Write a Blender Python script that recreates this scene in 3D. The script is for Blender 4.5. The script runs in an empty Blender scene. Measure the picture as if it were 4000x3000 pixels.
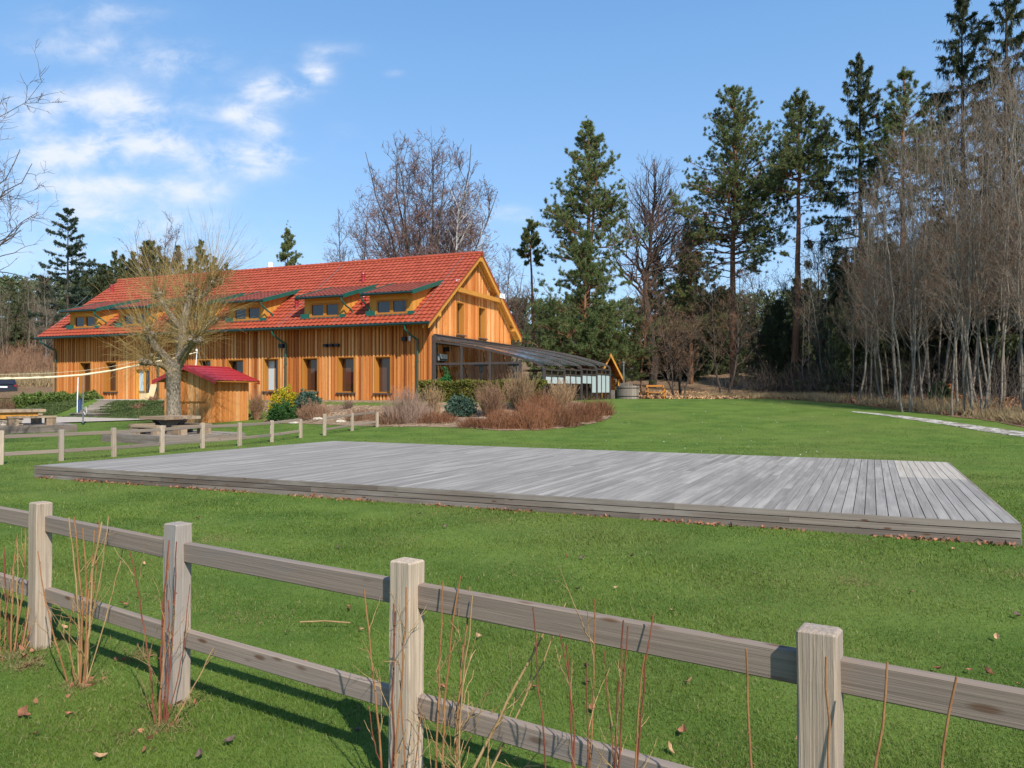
import bpy, math, random
import numpy as np
from mathutils import Vector, Matrix
# ------------------------------------------------------------------ camera, sky, sun, exposure
F = 3004.0; HZ = 1530.0; EYE = 1.65
sc = bpy.context.scene
COL = sc.collection
cam = bpy.data.cameras.new('camera'); camo = bpy.data.objects.new('camera', cam); COL.objects.link(camo)
cam.sensor_width = 36.0; cam.lens = 36.0 * F / 4000.0; cam.clip_start = 0.05; cam.clip_end = 3000
camo.location = (0, 0, EYE); camo.rotation_euler = (math.radians(90) + math.atan((HZ - 1500) / F), 0, 0)
sc.camera = camo
sc.view_settings.view_transform = 'Standard'; sc.view_settings.look = 'None'
sc.view_settings.gamma = 1; sc.view_settings.use_curve_mapping = False
sc.view_settings.exposure = 0.36
sc.cycles.max_bounces = 6; sc.cycles.transparent_max_bounces = 12
SUN_EL = math.radians(44.5)
SUN_H = Vector((0.45, -0.893, 0)).normalized()           # horizontal direction towards the sun
sun = bpy.data.lights.new('sun', 'SUN'); sun.energy = 5.0; sun.angle = math.radians(0.5); sun.color = (1, 0.95, 0.86)
suno = bpy.data.objects.new('sun', sun); COL.objects.link(suno)
sdir = Vector((SUN_H.x * math.cos(SUN_EL), SUN_H.y * math.cos(SUN_EL), math.sin(SUN_EL)))
suno.rotation_euler = sdir.to_track_quat('Z', 'Y').to_euler()
W = bpy.data.worlds.new('World'); sc.world = W; W.use_nodes = True
wt = W.node_tree; wt.nodes.clear()

def nd(t, typ, **kw):
    n = t.nodes.new(typ)
    for k, v in kw.items(): setattr(n, k, v)
    return n
def setin(t, sock, v):
    if hasattr(v, 'is_linked'): t.links.new(v, sock)
    else: sock.default_value = v
def mth(t, op, a, b=None, c=None, clamp=False):
    n = nd(t, 'ShaderNodeMath', operation=op, use_clamp=clamp)
    setin(t, n.inputs[0], a)
    if b is not None: setin(t, n.inputs[1], b)
    if c is not None: setin(t, n.inputs[2], c)
    return n.outputs[0]
def comb(t, x, y, z):
    n = nd(t, 'ShaderNodeCombineXYZ')
    for i, v in enumerate((x, y, z)): setin(t, n.inputs[i], v)
    return n.outputs[0]
def noise(t, vec, scale, detail=4, rough=0.55, dist=0):
    n = nd(t, 'ShaderNodeTexNoise'); setin(t, n.inputs['Vector'], vec)
    n.inputs['Scale'].default_value = scale; n.inputs['Detail'].default_value = detail
    n.inputs['Roughness'].default_value = rough; n.inputs['Distortion'].default_value = dist
    return n.outputs['Fac']
def mapr(t, v, a, b, c=0.0, d=1.0, smooth=True):
    n = nd(t, 'ShaderNodeMapRange', interpolation_type='SMOOTHSTEP' if smooth else 'LINEAR')
    setin(t, n.inputs[0], v)
    for i, q in enumerate((a, b, c, d)): n.inputs[i + 1].default_value = q
    return n.outputs[0]
def mixc(t, f, a, b, mode='MIX'):
    n = nd(t, 'ShaderNodeMix', data_type='RGBA', blend_type=mode)
    setin(t, n.inputs[0], f)
    for s, v in ((n.inputs[6], a), (n.inputs[7], b)):
        if hasattr(v, 'is_linked'): t.links.new(v, s)
        else: s.default_value = (*v, 1) if len(v) == 3 else v
    return n.outputs[2]

sky = nd(wt, 'ShaderNodeTexSky', sky_type='NISHITA'); sky.sun_disc = False
sky.sun_elevation = SUN_EL; sky.sun_rotation = math.atan2(SUN_H.x, SUN_H.y)
sky.altitude = 450; sky.air_density = 1.0; sky.dust_density = 1.0; sky.ozone_density = 2.0
bg = nd(wt, 'ShaderNodeBackground'); wt.links.new(mixc(wt, 1.0, sky.outputs[0], (.87, .985, 1.07), 'MULTIPLY'), bg.inputs[0]); bg.inputs[1].default_value = 0.172
tc = nd(wt, 'ShaderNodeTexCoord'); sx = nd(wt, 'ShaderNodeSeparateXYZ'); wt.links.new(tc.outputs['Generated'], sx.inputs[0])
yy = mth(wt, 'MAXIMUM', sx.outputs[1], 0.05)
U = mth(wt, 'DIVIDE', sx.outputs[0], yy); V = mth(wt, 'DIVIDE', sx.outputs[2], yy)
CL = [(1060, 345, 130, 60, .50), (1230, 280, 70, 55, .52), (940, 440, 110, 50, .44), (1050, 500, 80, 40, .36), (700, 230, 200, 70, .32), (560, 420, 200, 70, .34), (350, 380, 190, 70, .30), (420, 520, 230, 60, .36), (600, 560, 130, 55, .40),
      (930, 620, 200, 65, .46), (760, 740, 130, 50, .38), (990, 600, 80, 60, .34), (300, 170, 300, 70, .24), (80, 430, 170, 80, .34), (330, 610, 200, 50, .42), (80, 600, 140, 70, .30),
      (1300, 190, 160, 40, .20), (250, 830, 260, 60, .36), (700, 880, 260, 50, .30), (1330, 520, 60, 35, .28), (2010, 840, 100, 40, .30), (1130, 600, 90, 30, .26),
      (150, 740, 220, 60, .36), (450, 720, 160, 40, .30), (380, 40, 260, 60, .26), (1540, 280, 50, 18, .2), (480, 1000, 700, 90, .26), (560, 640, 800, 420, .10)]
tot = None
for (cx, cy, rx, ry, am) in CL:
    a = mth(wt, 'MULTIPLY', mth(wt, 'SUBTRACT', U, (cx - 2000) / F), F / rx)
    b = mth(wt, 'MULTIPLY', mth(wt, 'SUBTRACT', V, (HZ - cy) / F), F / ry)
    e = mth(wt, 'MULTIPLY', mth(wt, 'POWER', 2.718, mth(wt, 'MULTIPLY', mth(wt, 'ADD', mth(wt, 'MULTIPLY', a, a), mth(wt, 'MULTIPLY', b, b)), -1.0)), am)
    tot = e if tot is None else mth(wt, 'ADD', tot, e)
cv = comb(wt, U, mth(wt, 'MULTIPLY', V, 1.7), 0.37)
n1 = noise(wt, cv, 20, 8, .62, .4); n2 = noise(wt, cv, 8, 5, .55, .3)
nn = mth(wt, 'ADD', mth(wt, 'MULTIPLY', mth(wt, 'SUBTRACT', n1, .5), 1.5), mth(wt, 'MULTIPLY', mth(wt, 'SUBTRACT', n2, .5), 1.9))
cs = mth(wt, 'ADD', tot, mth(wt, 'MULTIPLY', nn, mth(wt, 'MULTIPLY', tot, 2.0, clamp=True)))
cf = mth(wt, 'MULTIPLY', mapr(wt, cs, 0.02, 0.80, 0, 0.92), mapr(wt, sx.outputs[1], 0.05, 0.3))
bgc = nd(wt, 'ShaderNodeBackground'); bgc.inputs[0].default_value = (.80, .85, .95, 1); bgc.inputs[1].default_value = 0.86
bgg = nd(wt, 'ShaderNodeBackground'); rp = nd(wt, 'ShaderNodeValToRGB'); setin(wt, rp.inputs[0], mth(wt, 'MAXIMUM', sx.outputs[2], 0.0)); els = rp.color_ramp.elements
for i, (p_, c_) in enumerate(((0, (.44, .58, .73)), (.1, (.35, .51, .72)), (.25, (.235, .425, .70)), (.45, (.145, .335, .64)), (1, (.10, .26, .56)))):
    if i > 1: els.new(p_)
for e_, (p_, c_) in zip(els, ((0, (.44, .58, .73)), (.1, (.35, .51, .72)), (.25, (.235, .425, .70)), (.45, (.145, .335, .64)), (1, (.10, .26, .56)))): e_.position = p_; e_.color = (*c_, 1)
wt.links.new(rp.outputs[0], bgg.inputs[0]); bgg.inputs[1].default_value = 1.0
mg = nd(wt, 'ShaderNodeMixShader'); mg.inputs[0].default_value = .65; wt.links.new(bg.outputs[0], mg.inputs[1]); wt.links.new(bgg.outputs[0], mg.inputs[2])
mx = nd(wt, 'ShaderNodeMixShader'); wt.links.new(cf, mx.inputs[0]); wt.links.new(mg.outputs[0], mx.inputs[1]); wt.links.new(bgc.outputs[0], mx.inputs[2])
wo = nd(wt, 'ShaderNodeOutputWorld'); wt.links.new(mx.outputs[0], wo.inputs[0])

# ------------------------------------------------------------------ mesh helpers
RNG = np.random.default_rng(7)
WL = {}                                                    # world location of roots, so children are stored locally
def norm(v): v = np.asarray(v, float); return v / np.maximum(np.linalg.norm(v, axis=-1, keepdims=True), 1e-9)
class Fr:                                                  # a frame: origin and three axes
    def __init__(s, o=(0, 0, 0), a=(1, 0, 0), b=(0, 1, 0), c=(0, 0, 1)):
        s.o = np.array(o, float); s.m = np.array([a, b, c], float); s.flip = np.linalg.det(s.m) < 0
    def __call__(s, p): return s.o + np.asarray(p, float) @ s.m
WF = Fr()
def rot_frame(x, y, z, ang):                               # first axis at angle ang in plan
    c, s = math.cos(ang), math.sin(ang)
    return Fr((x, y, z), (c, s, 0), (-s, c, 0))
BOXF = np.array([[0, 3, 2, 1], [4, 5, 6, 7], [0, 1, 5, 4], [1, 2, 6, 5], [2, 3, 7, 6], [3, 0, 4, 7]])
class MB:
    def __init__(s): s.V = []; s.Q = []; s.T3 = []; s.tint = []; s.gc = []; s.n = 0
    def add(s, V, quads=None, tris=None, tint=None, gc=None):
        V = np.asarray(V, float).reshape(-1, 3)
        if quads is not None and len(quads): s.Q.append(np.asarray(quads, np.int64) + s.n)
        if tris is not None and len(tris): s.T3.append(np.asarray(tris, np.int64) + s.n)
        s.V.append(V); s.tint.append(np.full(len(V), RNG.random() if tint is None else tint, float) if np.ndim(tint) == 0 else np.asarray(tint, float))
        s.gc.append(V if gc is None else np.asarray(gc, float)); s.n += len(V)
        return s
    def hexa(s, P, fr=WF, tint=None, flip=None):           # 8 local points, bottom ring then top ring
        P = np.asarray(P, float); ext = P.max(0) - P.min(0); order = np.argsort(-ext)
        off = RNG.random(3) * 40
        f = BOXF[:, ::-1] if fr.flip else BOXF
        # own vertices per face keep the edges crisp
        W = fr(P)[f].reshape(-1, 3); g = (P[:, order] + off)[f].reshape(-1, 3)
        return s.add(W, quads=np.arange(24).reshape(6, 4), tint=tint, gc=g)
    def box(s, a0, a1, b0, b1, c0, c1, fr=WF, tint=None):
        a0, a1 = min(a0, a1), max(a0, a1); b0, b1 = min(b0, b1), max(b0, b1); c0, c1 = min(c0, c1), max(c0, c1)
        return s.hexa([(a0, b0, c0), (a1, b0, c0), (a1, b1, c0), (a0, b1, c0), (a0, b0, c1), (a1, b0, c1), (a1, b1, c1), (a0, b1, c1)], fr, tint)
    def cbox(s, a0, a1, b0, b1, c0, c1, ch=.006, fr=WF, tint=None, jit=0.0, seg=6):     # chamfered post with a slightly uneven body
        off = RNG.random(3) * 40
        def ring(z, i):
            x0, x1, y0, y1 = a0 + i, a1 - i, b0 + i, b1 - i; k = ch
            return [(x0 + k, y0, z), (x1 - k, y0, z), (x1, y0 + k, z), (x1, y1 - k, z), (x1 - k, y1, z), (x0 + k, y1, z), (x0, y1 - k, z), (x0, y0 + k, z)]
        rs = [ring(z, 0) for z in np.linspace(c0, c1 - ch, seg)] + [ring(c1 - ch * .25, ch * .55), ring(c1, ch * 1.5)]
        P = np.array(rs, float); P[..., :2] += RNG.normal(size=P[..., :2].shape) * jit
        R = len(rs); V = P.reshape(-1, 3); q = []
        for r in range(R - 1):
            for j in range(8): q.append((r * 8 + j, r * 8 + (j + 1) % 8, (r + 1) * 8 + (j + 1) % 8, (r + 1) * 8 + j))
        V = np.vstack([V, P[-1].mean(0)]); t3 = [((R - 1) * 8 + j, (R - 1) * 8 + (j + 1) % 8, R * 8) for j in range(8)]
        q = np.array(q); t3 = np.array(t3)
        if fr.flip: q = q[:, ::-1]; t3 = t3[:, ::-1]
        return s.add(fr(V), q, t3, tint, V[:, [2, 0, 1]] + off)
    def bar(s, p, q, w, h, up=(0, 0, 1), tint=None):       # box beam between two world points
        p = np.array(p, float); q = np.array(q, float); d = q - p; L = np.linalg.norm(d); d = d / L
        b = np.cross(up, d); b = b / (np.linalg.norm(b) + 1e-9); c = np.cross(d, b)
        return s.box(0, L, -w / 2, w / 2, -h / 2, h / 2, Fr(p, d, b, c), tint)
    def tube(s, pts, rad, n=8, cap=True, tint=None):
        pts = np.asarray(pts, float); m = len(pts); rad = np.full(m, rad, float) if np.ndim(rad) == 0 else np.asarray(rad, float)
        tg = norm(np.gradient(pts, axis=0)); ref = np.array([0, 0, 1.0]) if abs(tg[0][2]) < .9 else np.array([1.0, 0, 0])
        a = norm(np.cross(tg, ref)); b = np.cross(tg, a); an = np.arange(n) * 2 * math.pi / n
        V = pts[:, None] + rad[:, None, None] * (a[:, None] * np.cos(an)[None, :, None] + b[:, None] * np.sin(an)[None, :, None])
        i = np.arange(m - 1)[:, None] * n; j = np.arange(n)[None]; k = (j + 1) % n
        q = np.stack([i + j, i + k, i + n + k, i + n + j], -1).reshape(-1, 4)
        ln = np.concatenate([[0], np.cumsum(np.linalg.norm(np.diff(pts, axis=0), axis=1))])
        g = np.stack([np.repeat(ln, n), (rad[:, None] * np.cos(an)).ravel(), (rad[:, None] * np.sin(an)).ravel()], -1) + RNG.random(3) * 20
        V = V.reshape(-1, 3); t3 = None
        if cap:
            V = np.vstack([V, pts[0], pts[-1]]); g = np.vstack([g, g[:1], g[-1:]]); jj = np.arange(n); kk = (jj + 1) % n
            t3 = np.vstack([np.stack([kk, jj, np.full(n, m * n)], -1), np.stack([(m - 1) * n + jj, (m - 1) * n + kk, np.full(n, m * n + 1)], -1)])
        return s.add(V, q, t3, tint, g)
    def lathe(s, o, prof, n=16, tint=None):                # prof: list of (radius, z)
        an = np.arange(n) * 2 * math.pi / n; V = np.array([[o[0] + r * math.cos(t), o[1] + r * math.sin(t), o[2] + z] for r, z in prof for t in an])
        m = len(prof); q = [(i * n + j, i * n + (j + 1) % n, (i + 1) * n + (j + 1) % n, (i + 1) * n + j) for i in range(m - 1) for j in range(n)]
        return s.add(V, q, None, tint)
    def grid(s, P, tint=None, gc=None):                    # P (a,b,3)
        a, b = P.shape[:2]; i = np.arange(a - 1)[:, None] * b; j = np.arange(b - 1)[None]
        q = np.stack([i + j, i + b + j, i + b + j + 1, i + j + 1], -1).reshape(-1, 4)
        return s.add(P.reshape(-1, 3), q, None, tint, gc)
    def build(s, name, mat, parent=None, smooth=False):
        me = bpy.data.meshes.new(name)
        V = np.vstack(s.V) if s.V else np.zeros((0, 3))
        root = WL.get(parent.name) if parent is not None else None
        if root is not None: V = V - np.array(root)
        Q = np.vstack(s.Q) if s.Q else np.zeros((0, 4), int); T3 = np.vstack(s.T3) if s.T3 else np.zeros((0, 3), int)
        nq, nt = len(Q), len(T3)
        me.vertices.add(len(V)); me.vertices.foreach_set('co', V.astype(np.float32).ravel())
        me.loops.add(nq * 4 + nt * 3); me.loops.foreach_set('vertex_index', np.concatenate([Q.ravel(), T3.ravel()]).astype(np.int32))
        me.polygons.add(nq + nt)
        me.polygons.foreach_set('loop_start', np.concatenate([np.arange(nq) * 4, nq * 4 + np.arange(nt) * 3]).astype(np.int32))
        me.polygons.foreach_set('use_smooth', np.full(nq + nt, smooth))
        at = me.attributes.new('tint', 'FLOAT', 'POINT'); at.data.foreach_set('value', np.concatenate(s.tint).astype(np.float32))
        ag = me.attributes.new('gc', 'FLOAT_VECTOR', 'POINT'); ag.data.foreach_set('vector', np.vstack(s.gc).astype(np.float32).ravel())
        me.update(calc_edges=True); me.materials.append(mat)
        o = bpy.data.objects.new(name, me); COL.objects.link(o)
        if parent is not None:
            o.parent = parent; WL[o.name] = WL.get(parent.name, (0, 0, 0))
        return o
def tag(o, label, cat, group=None, kind=None):
    if label: o['label'] = label
    if cat: o['category'] = cat
    if group: o['group'] = group
    if kind: o['kind'] = kind
    return o
def thing(name, label, cat, loc=(0, 0, 0), group=None):
    o = bpy.data.objects.new(name, None); COL.objects.link(o); o.location = loc; o.empty_display_size = .3
    WL[o.name] = tuple(loc); return tag(o, label, cat, group)
def dup(root, loc, rz=0, scale=1, label=None, group=None):
    r = root.copy(); COL.objects.link(r); r.location = loc; r.rotation_euler = (0, 0, rz); r.scale = (scale,) * 3 if np.ndim(scale) == 0 else scale
    if label: r['label'] = label
    if group: r['group'] = group
    for ch in KIDS.get(root.name, []):
        c = ch.copy(); COL.objects.link(c); c.parent = r
        for g in KIDS.get(ch.name, []):
            d = g.copy(); COL.objects.link(d); d.parent = c
    return r
KIDS = {}
def kids_of(root):
    for o in bpy.data.objects:
        if o.parent is not None: KIDS.setdefault(o.parent.name, [])
    KIDS[root.name] = [o for o in bpy.data.objects if o.parent == root]
    for c in KIDS[root.name]: KIDS[c.name] = [o for o in bpy.data.objects if o.parent == c]
def at(px, py, d): return np.array([(px - 2000) / F * d, d, EYE + (HZ - py) / F * d])

# ------------------------------------------------------------------ materials
def new_mat(name):
    m = bpy.data.materials.new(name); m.use_nodes = True; t = m.node_tree; b = t.nodes['Principled BSDF']
    return m, t, b
def attr(t, name, out): n = nd(t, 'ShaderNodeAttribute', attribute_name=name); return n.outputs[out]
def vmul(t, v, s):
    n = nd(t, 'ShaderNodeVectorMath', operation='MULTIPLY'); setin(t, n.inputs[0], v); n.inputs[1].default_value = s; return n.outputs[0]
def bump(t, b, h, strength, dist=.02):
    n = nd(t, 'ShaderNodeBump'); n.inputs['Strength'].default_value = strength; n.inputs['Distance'].default_value = dist
    setin(t, n.inputs['Height'], h); t.links.new(n.outputs[0], b.inputs['Normal'])
def ramp(t, f, stops):
    n = nd(t, 'ShaderNodeValToRGB'); setin(t, n.inputs[0], f); e = n.color_ramp.elements
    while len(e) < len(stops): e.new(.5)
    for i, (p, c) in enumerate(stops): e[i].position = p; e[i].color = (*c, 1)
    return n.outputs[0]
def plain(name, c, rough=.6, metal=0, spec=.4, var=.12, scale=6, bmp=0):
    m, t, b = new_mat(name); g = attr(t, 'gc', 'Vector'); n = noise(t, g, scale, 5, .6)
    lo = tuple(x * (1 - var) for x in c); hi = tuple(min(1, x * (1 + var)) for x in c)
    t.links.new(mixc(t, mapr(t, n, .3, .7), lo, hi), b.inputs['Base Color'])
    b.inputs['Roughness'].default_value = rough; b.inputs['Metallic'].default_value = metal; b.inputs['Specular IOR Level'].default_value = spec
    if bmp: bump(t, b, noise(t, g, scale * 6, 4), bmp)
    return m
def wood(name, stops, grain=(.55, 16, 16), gvar=.45, knots=.0, rough=.75, bmp=.25, stain=0.0, staincol=(.1, .1, .1)):
    """boards: tint picks the board's own colour; the grain runs along the board"""
    m, t, b = new_mat(name); g = attr(t, 'gc', 'Vector'); ti = attr(t, 'tint', 'Fac')
    c = ramp(t, ti, stops)
    gn = noise(t, vmul(t, g, grain), 1.0, 6, .65, .6)
    dk = nd(t, 'ShaderNodeMix', data_type='RGBA', blend_type='MULTIPLY'); dk.inputs[0].default_value = 1.0
    t.links.new(c, dk.inputs[6]); t.links.new(ramp(t, gn, [(.25, (1 - gvar,) * 3), (.75, (1 + gvar * .25,) * 3)]), dk.inputs[7]); c = dk.outputs[2]
    if knots:
        vo = nd(t, 'ShaderNodeTexVoronoi'); setin(t, vo.inputs['Vector'], vmul(t, g, (3.4, 12, 12))); vo.inputs['Scale'].default_value = 1.0
        kf = mth(t, 'MULTIPLY', mapr(t, vo.outputs['Distance'], .20, .07), knots)
        c = mixc(t, kf, c, (.10, .045, .018))
    if stain:
        sn = noise(t, vmul(t, g, (.35, 2.0, 2.0)), 1.3, 5, .6)
        c = mixc(t, mth(t, 'MULTIPLY', mapr(t, sn, .45, .72), stain), c, staincol)
    t.links.new(c, b.inputs['Base Color']); b.inputs['Roughness'].default_value = rough; b.inputs['Specular IOR Level'].default_value = .25
    if bmp: bump(t, b, gn, bmp, .01)
    return m
def leafy(name, c1, c2, c3=None, scale=1.2, rough=.65, trans=.25):
    """foliage and twigs: colour varies by clump and by blade"""
    m, t, b = new_mat(name); g = attr(t, 'gc', 'Vector'); ti = attr(t, 'tint', 'Fac')
    n = noise(t, g, scale, 3, .6)
    oi = nd(t, 'ShaderNodeObjectInfo')
    c = mixc(t, mth(t, 'ADD', mth(t, 'MULTIPLY', mapr(t, n, .3, .7), .55), mth(t, 'MULTIPLY', ti, .45)), c1, c2)
    if c3: c = mixc(t, mth(t, 'MULTIPLY', mapr(t, ti, .8, 1.0), .8), c, c3)
    hs = nd(t, 'ShaderNodeHueSaturation'); t.links.new(c, hs.inputs['Color'])
    t.links.new(mapr(t, oi.outputs['Random'], 0, 1, .8, 1.2, False), hs.inputs['Value']); c = hs.outputs[0]
    t.links.new(c, b.inputs['Base Color']); b.inputs['Roughness'].default_value = rough; b.inputs['Specular IOR Level'].default_value = .25
    if trans:
        tr = nd(t, 'ShaderNodeBsdfTranslucent'); t.links.new(c, tr.inputs[0]); ms = nd(t, 'ShaderNodeMixShader'); ms.inputs[0].default_value = trans
        t.links.new(b.outputs[0], ms.inputs[1]); t.links.new(tr.outputs[0], ms.inputs[2]); t.links.new(ms.outputs[0], t.nodes['Material Output'].inputs[0])
    return m
def bark(name, c1, c2, scale=(3, 14, 14), bmp=.5, mark=None):
    m, t, b = new_mat(name); g = attr(t, 'gc', 'Vector'); n = noise(t, vmul(t, g, scale), 1, 5, .65, .5)
    c = ramp(t, n, [(.32, c1), (.66, c2)])
    if mark:
        n2 = noise(t, vmul(t, g, (5, 1.2, 1.2)), 1, 3, .6); c = mixc(t, mth(t, 'MULTIPLY', mapr(t, n2, .58, .66), .85), c, mark)
    t.links.new(c, b.inputs['Base Color']); b.inputs['Roughness'].default_value = .9; b.inputs['Specular IOR Level'].default_value = .15
    bump(t, b, n, bmp, .03)
    return m
LARCH = [(0, (.27, .078, .02)), (.2, (.46, .14, .03)), (.5, (.60, .22, .055)), (.8, (.70, .295, .088)), (1, (.78, .42, .17))]
MT = dict(
    larch=wood('larch_cladding', LARCH, gvar=.35, knots=.55, bmp=.2, stain=.35, staincol=(.40, .11, .015)),
    larch2=wood('planed_larch', [(0, (.52, .22, .035)), (1, (.64, .31, .06))], gvar=.25, bmp=.1),
    frame=wood('window_larch', [(0, (.38, .15, .025)), (1, (.48, .20, .035))], gvar=.25, bmp=.1),
    deck=wood('weathered_deck', [(0, (.20, .175, .155)), (.5, (.265, .24, .213)), (.92, (.335, .305, .272)), (.97, (.40, .352, .295)), (1, (.44, .385, .315))], grain=(.8, 22, 22), gvar=.42, stain=.5, staincol=(.42, .385, .34), bmp=.3),
    fascia=wood('deck_fascia', [(0, (.13, .10, .08)), (1, (.26, .21, .17))], grain=(.7, 40, 40), gvar=.5, knots=.95, stain=.7, staincol=(.30, .265, .23)),
    rail=wood('weathered_rail', [(0, (.225, .17, .132)), (1, (.32, .245, .19))], grain=(1.1, 75, 75), gvar=.38, knots=.85, stain=.75, staincol=(.17, .15, .14), bmp=.35),
    post=wood('weathered_post', [(0, (.42, .32, .235)), (1, (.55, .43, .315))], grain=(1.6, 95, 95), gvar=.6, stain=.85, staincol=(.27, .245, .23), bmp=.6),
    oldwood=wood('old_grey_boards', [(0, (.19, .15, .12)), (1, (.33, .28, .23))], gvar=.4, stain=.4),
    bench=wood('picnic_wood', [(0, (.24, .16, .10)), (1, (.40, .29, .19))], gvar=.4),
    ply=wood('plywood', [(0, (.68, .48, .26)), (1, (.74, .55, .32))], gvar=.15, bmp=0),
    green=plain('green_metal', (.008, .085, .06), .4, 0, .5), dgreen=plain('dark_green_gutter', (.012, .035, .032), .4),
    bronze=plain('bronze_aluminium', (.065, .052, .046), .45, 0, .4), black=plain('black_metal', (.015, .015, .018), .5), white=plain('white_plastic', (.75, .75, .76), .5),
    steel=plain('grey_steel', (.25, .26, .26), .4, .6), net=plain('net_tape', (.72, .62, .40), .7, bmp=.3), stone=plain('field_stone', (.36, .31, .25), .9, var=.5, scale=4, bmp=.6),
    rock=plain('pale_rock', (.42, .37, .29), .9, var=.4, scale=5, bmp=.6), concrete=plain('concrete', (.42, .39, .35), .9, var=.15, scale=3, bmp=.3),
    car=plain('dark_car_paint', (.012, .015, .028), .2, 0, .6), tyre=plain('tyre_rubber', (.012, .012, .012), .85), lamp=plain('red_lens', (.3, .01, .01), .2), terr=plain('terracotta', (.30, .10, .05), .8),
    cane=bark('cane_bark', (.185, .08, .034), (.32, .16, .07), (8, 40, 40), .3), canered=bark('dark_cane_bark', (.12, .035, .022), (.22, .075, .045), (8, 40, 40), .3),
    canepale=bark('pale_cane_bark', (.22, .135, .058), (.36, .24, .115), (8, 40, 40), .3),
    willowbark=bark('furrowed_bark', (.06, .045, .032), (.36, .295, .22), (8, 22, 22), 1.0), willowshoot=leafy('willow_shoots', (.14, .095, .03), (.36, .25, .095), None, 1.5, .6, 0),
    greybark=bark('grey_bark', (.05, .04, .032), (.115, .092, .075)), palebark=bark('pale_bark', (.11, .09, .068), (.27, .23, .185), (2, 8, 8), .4, (.05, .045, .04)),
    birchbark=bark('white_birch_bark', (.45, .42, .38), (.70, .68, .64), (2, 8, 8), .2, (.06, .055, .05)),
    redbark=bark('pine_bark', (.13, .06, .035), (.30, .145, .075)), darkbark=bark('dark_bark', (.035, .028, .022), (.09, .07, .055)),
    twig=leafy('brown_twigs', (.09, .049, .027), (.19, .113, .064), None, .6, .8, 0), twigred=leafy('reddish_twigs', (.115, .066, .055), (.20, .118, .098), None, .6, .8, 0), twigdark=leafy('dark_twigs', (.045, .034, .027), (.10, .078, .062), None, .6, .8, 0),
    pine=leafy('pine_needles', (.085, .118, .036), (.195, .22, .075), (.27, .28, .13)), spruce=leafy('spruce_needles', (.045, .058, .024), (.105, .115, .045), (.16, .15, .075)),
    youngpine=leafy('young_pine_needles', (.085, .125, .035), (.20, .245, .085), (.28, .32, .14)), darksp=leafy('forest_spruce_needles', (.05, .066, .026), (.115, .13, .055)),
    fir=leafy('fir_needles', (.035, .055, .036), (.085, .112, .07)), juniper=leafy('juniper_needles', (.055, .11, .075), (.12, .20, .14), None, 3),
    junipergreen=leafy('green_juniper', (.025, .085, .02), (.07, .16, .04), None, 3), laurel=leafy('laurel_leaves', (.07, .13, .025), (.19, .24, .06), (.30, .28, .10), 3),
    forsythia=leafy('yellow_blossom', (.50, .42, .02), (.68, .60, .035), (.30, .34, .04), 3, .6, .3), hedge=leafy('hedge_leaves', (.11, .12, .025), (.26, .25, .05), (.36, .22, .07), 2.5),
    spirea=leafy('red_brown_twigs', (.115, .046, .022), (.24, .105, .052), None, 1.5, .8, 0), tan=leafy('tan_twigs', (.19, .115, .06), (.33, .21, .115), None, 1.5, .8, 0), pinkgrey=leafy('grey_pink_twigs', (.17, .105, .075), (.29, .195, .145), None, 1.5, .8, 0),
    brown=leafy('brown_shrub_twigs', (.15, .08, .045), (.26, .15, .09), None, 1.5, .8, 0), thatch=leafy('lawn_thatch', (.13, .115, .04), (.24, .20, .085), None, 2, .8, .2), dry=leafy('dry_grass_blades', (.26, .18, .09), (.46, .35, .19), None, .8, .8, .2), dryleaf=leafy('beech_leaves', (.38, .15, .04), (.50, .23, .08), None, 3),
    leaf=plain('fallen_leaf_brown', (.24, .10, .05), .8, var=.5, scale=12), leafpale=plain('fallen_leaf_tan', (.42, .25, .13), .8, var=.4, scale=12), leafdark=plain('fallen_leaf_dark', (.12, .075, .06), .8, var=.4, scale=12),
    cover=leafy('ground_cover_leaves', (.05, .082, .024), (.12, .155, .05), (.20, .18, .09), 2.0), plant=leafy('potted_plant_leaves', (.02, .10, .025), (.05, .18, .05), None, 3),
)
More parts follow.
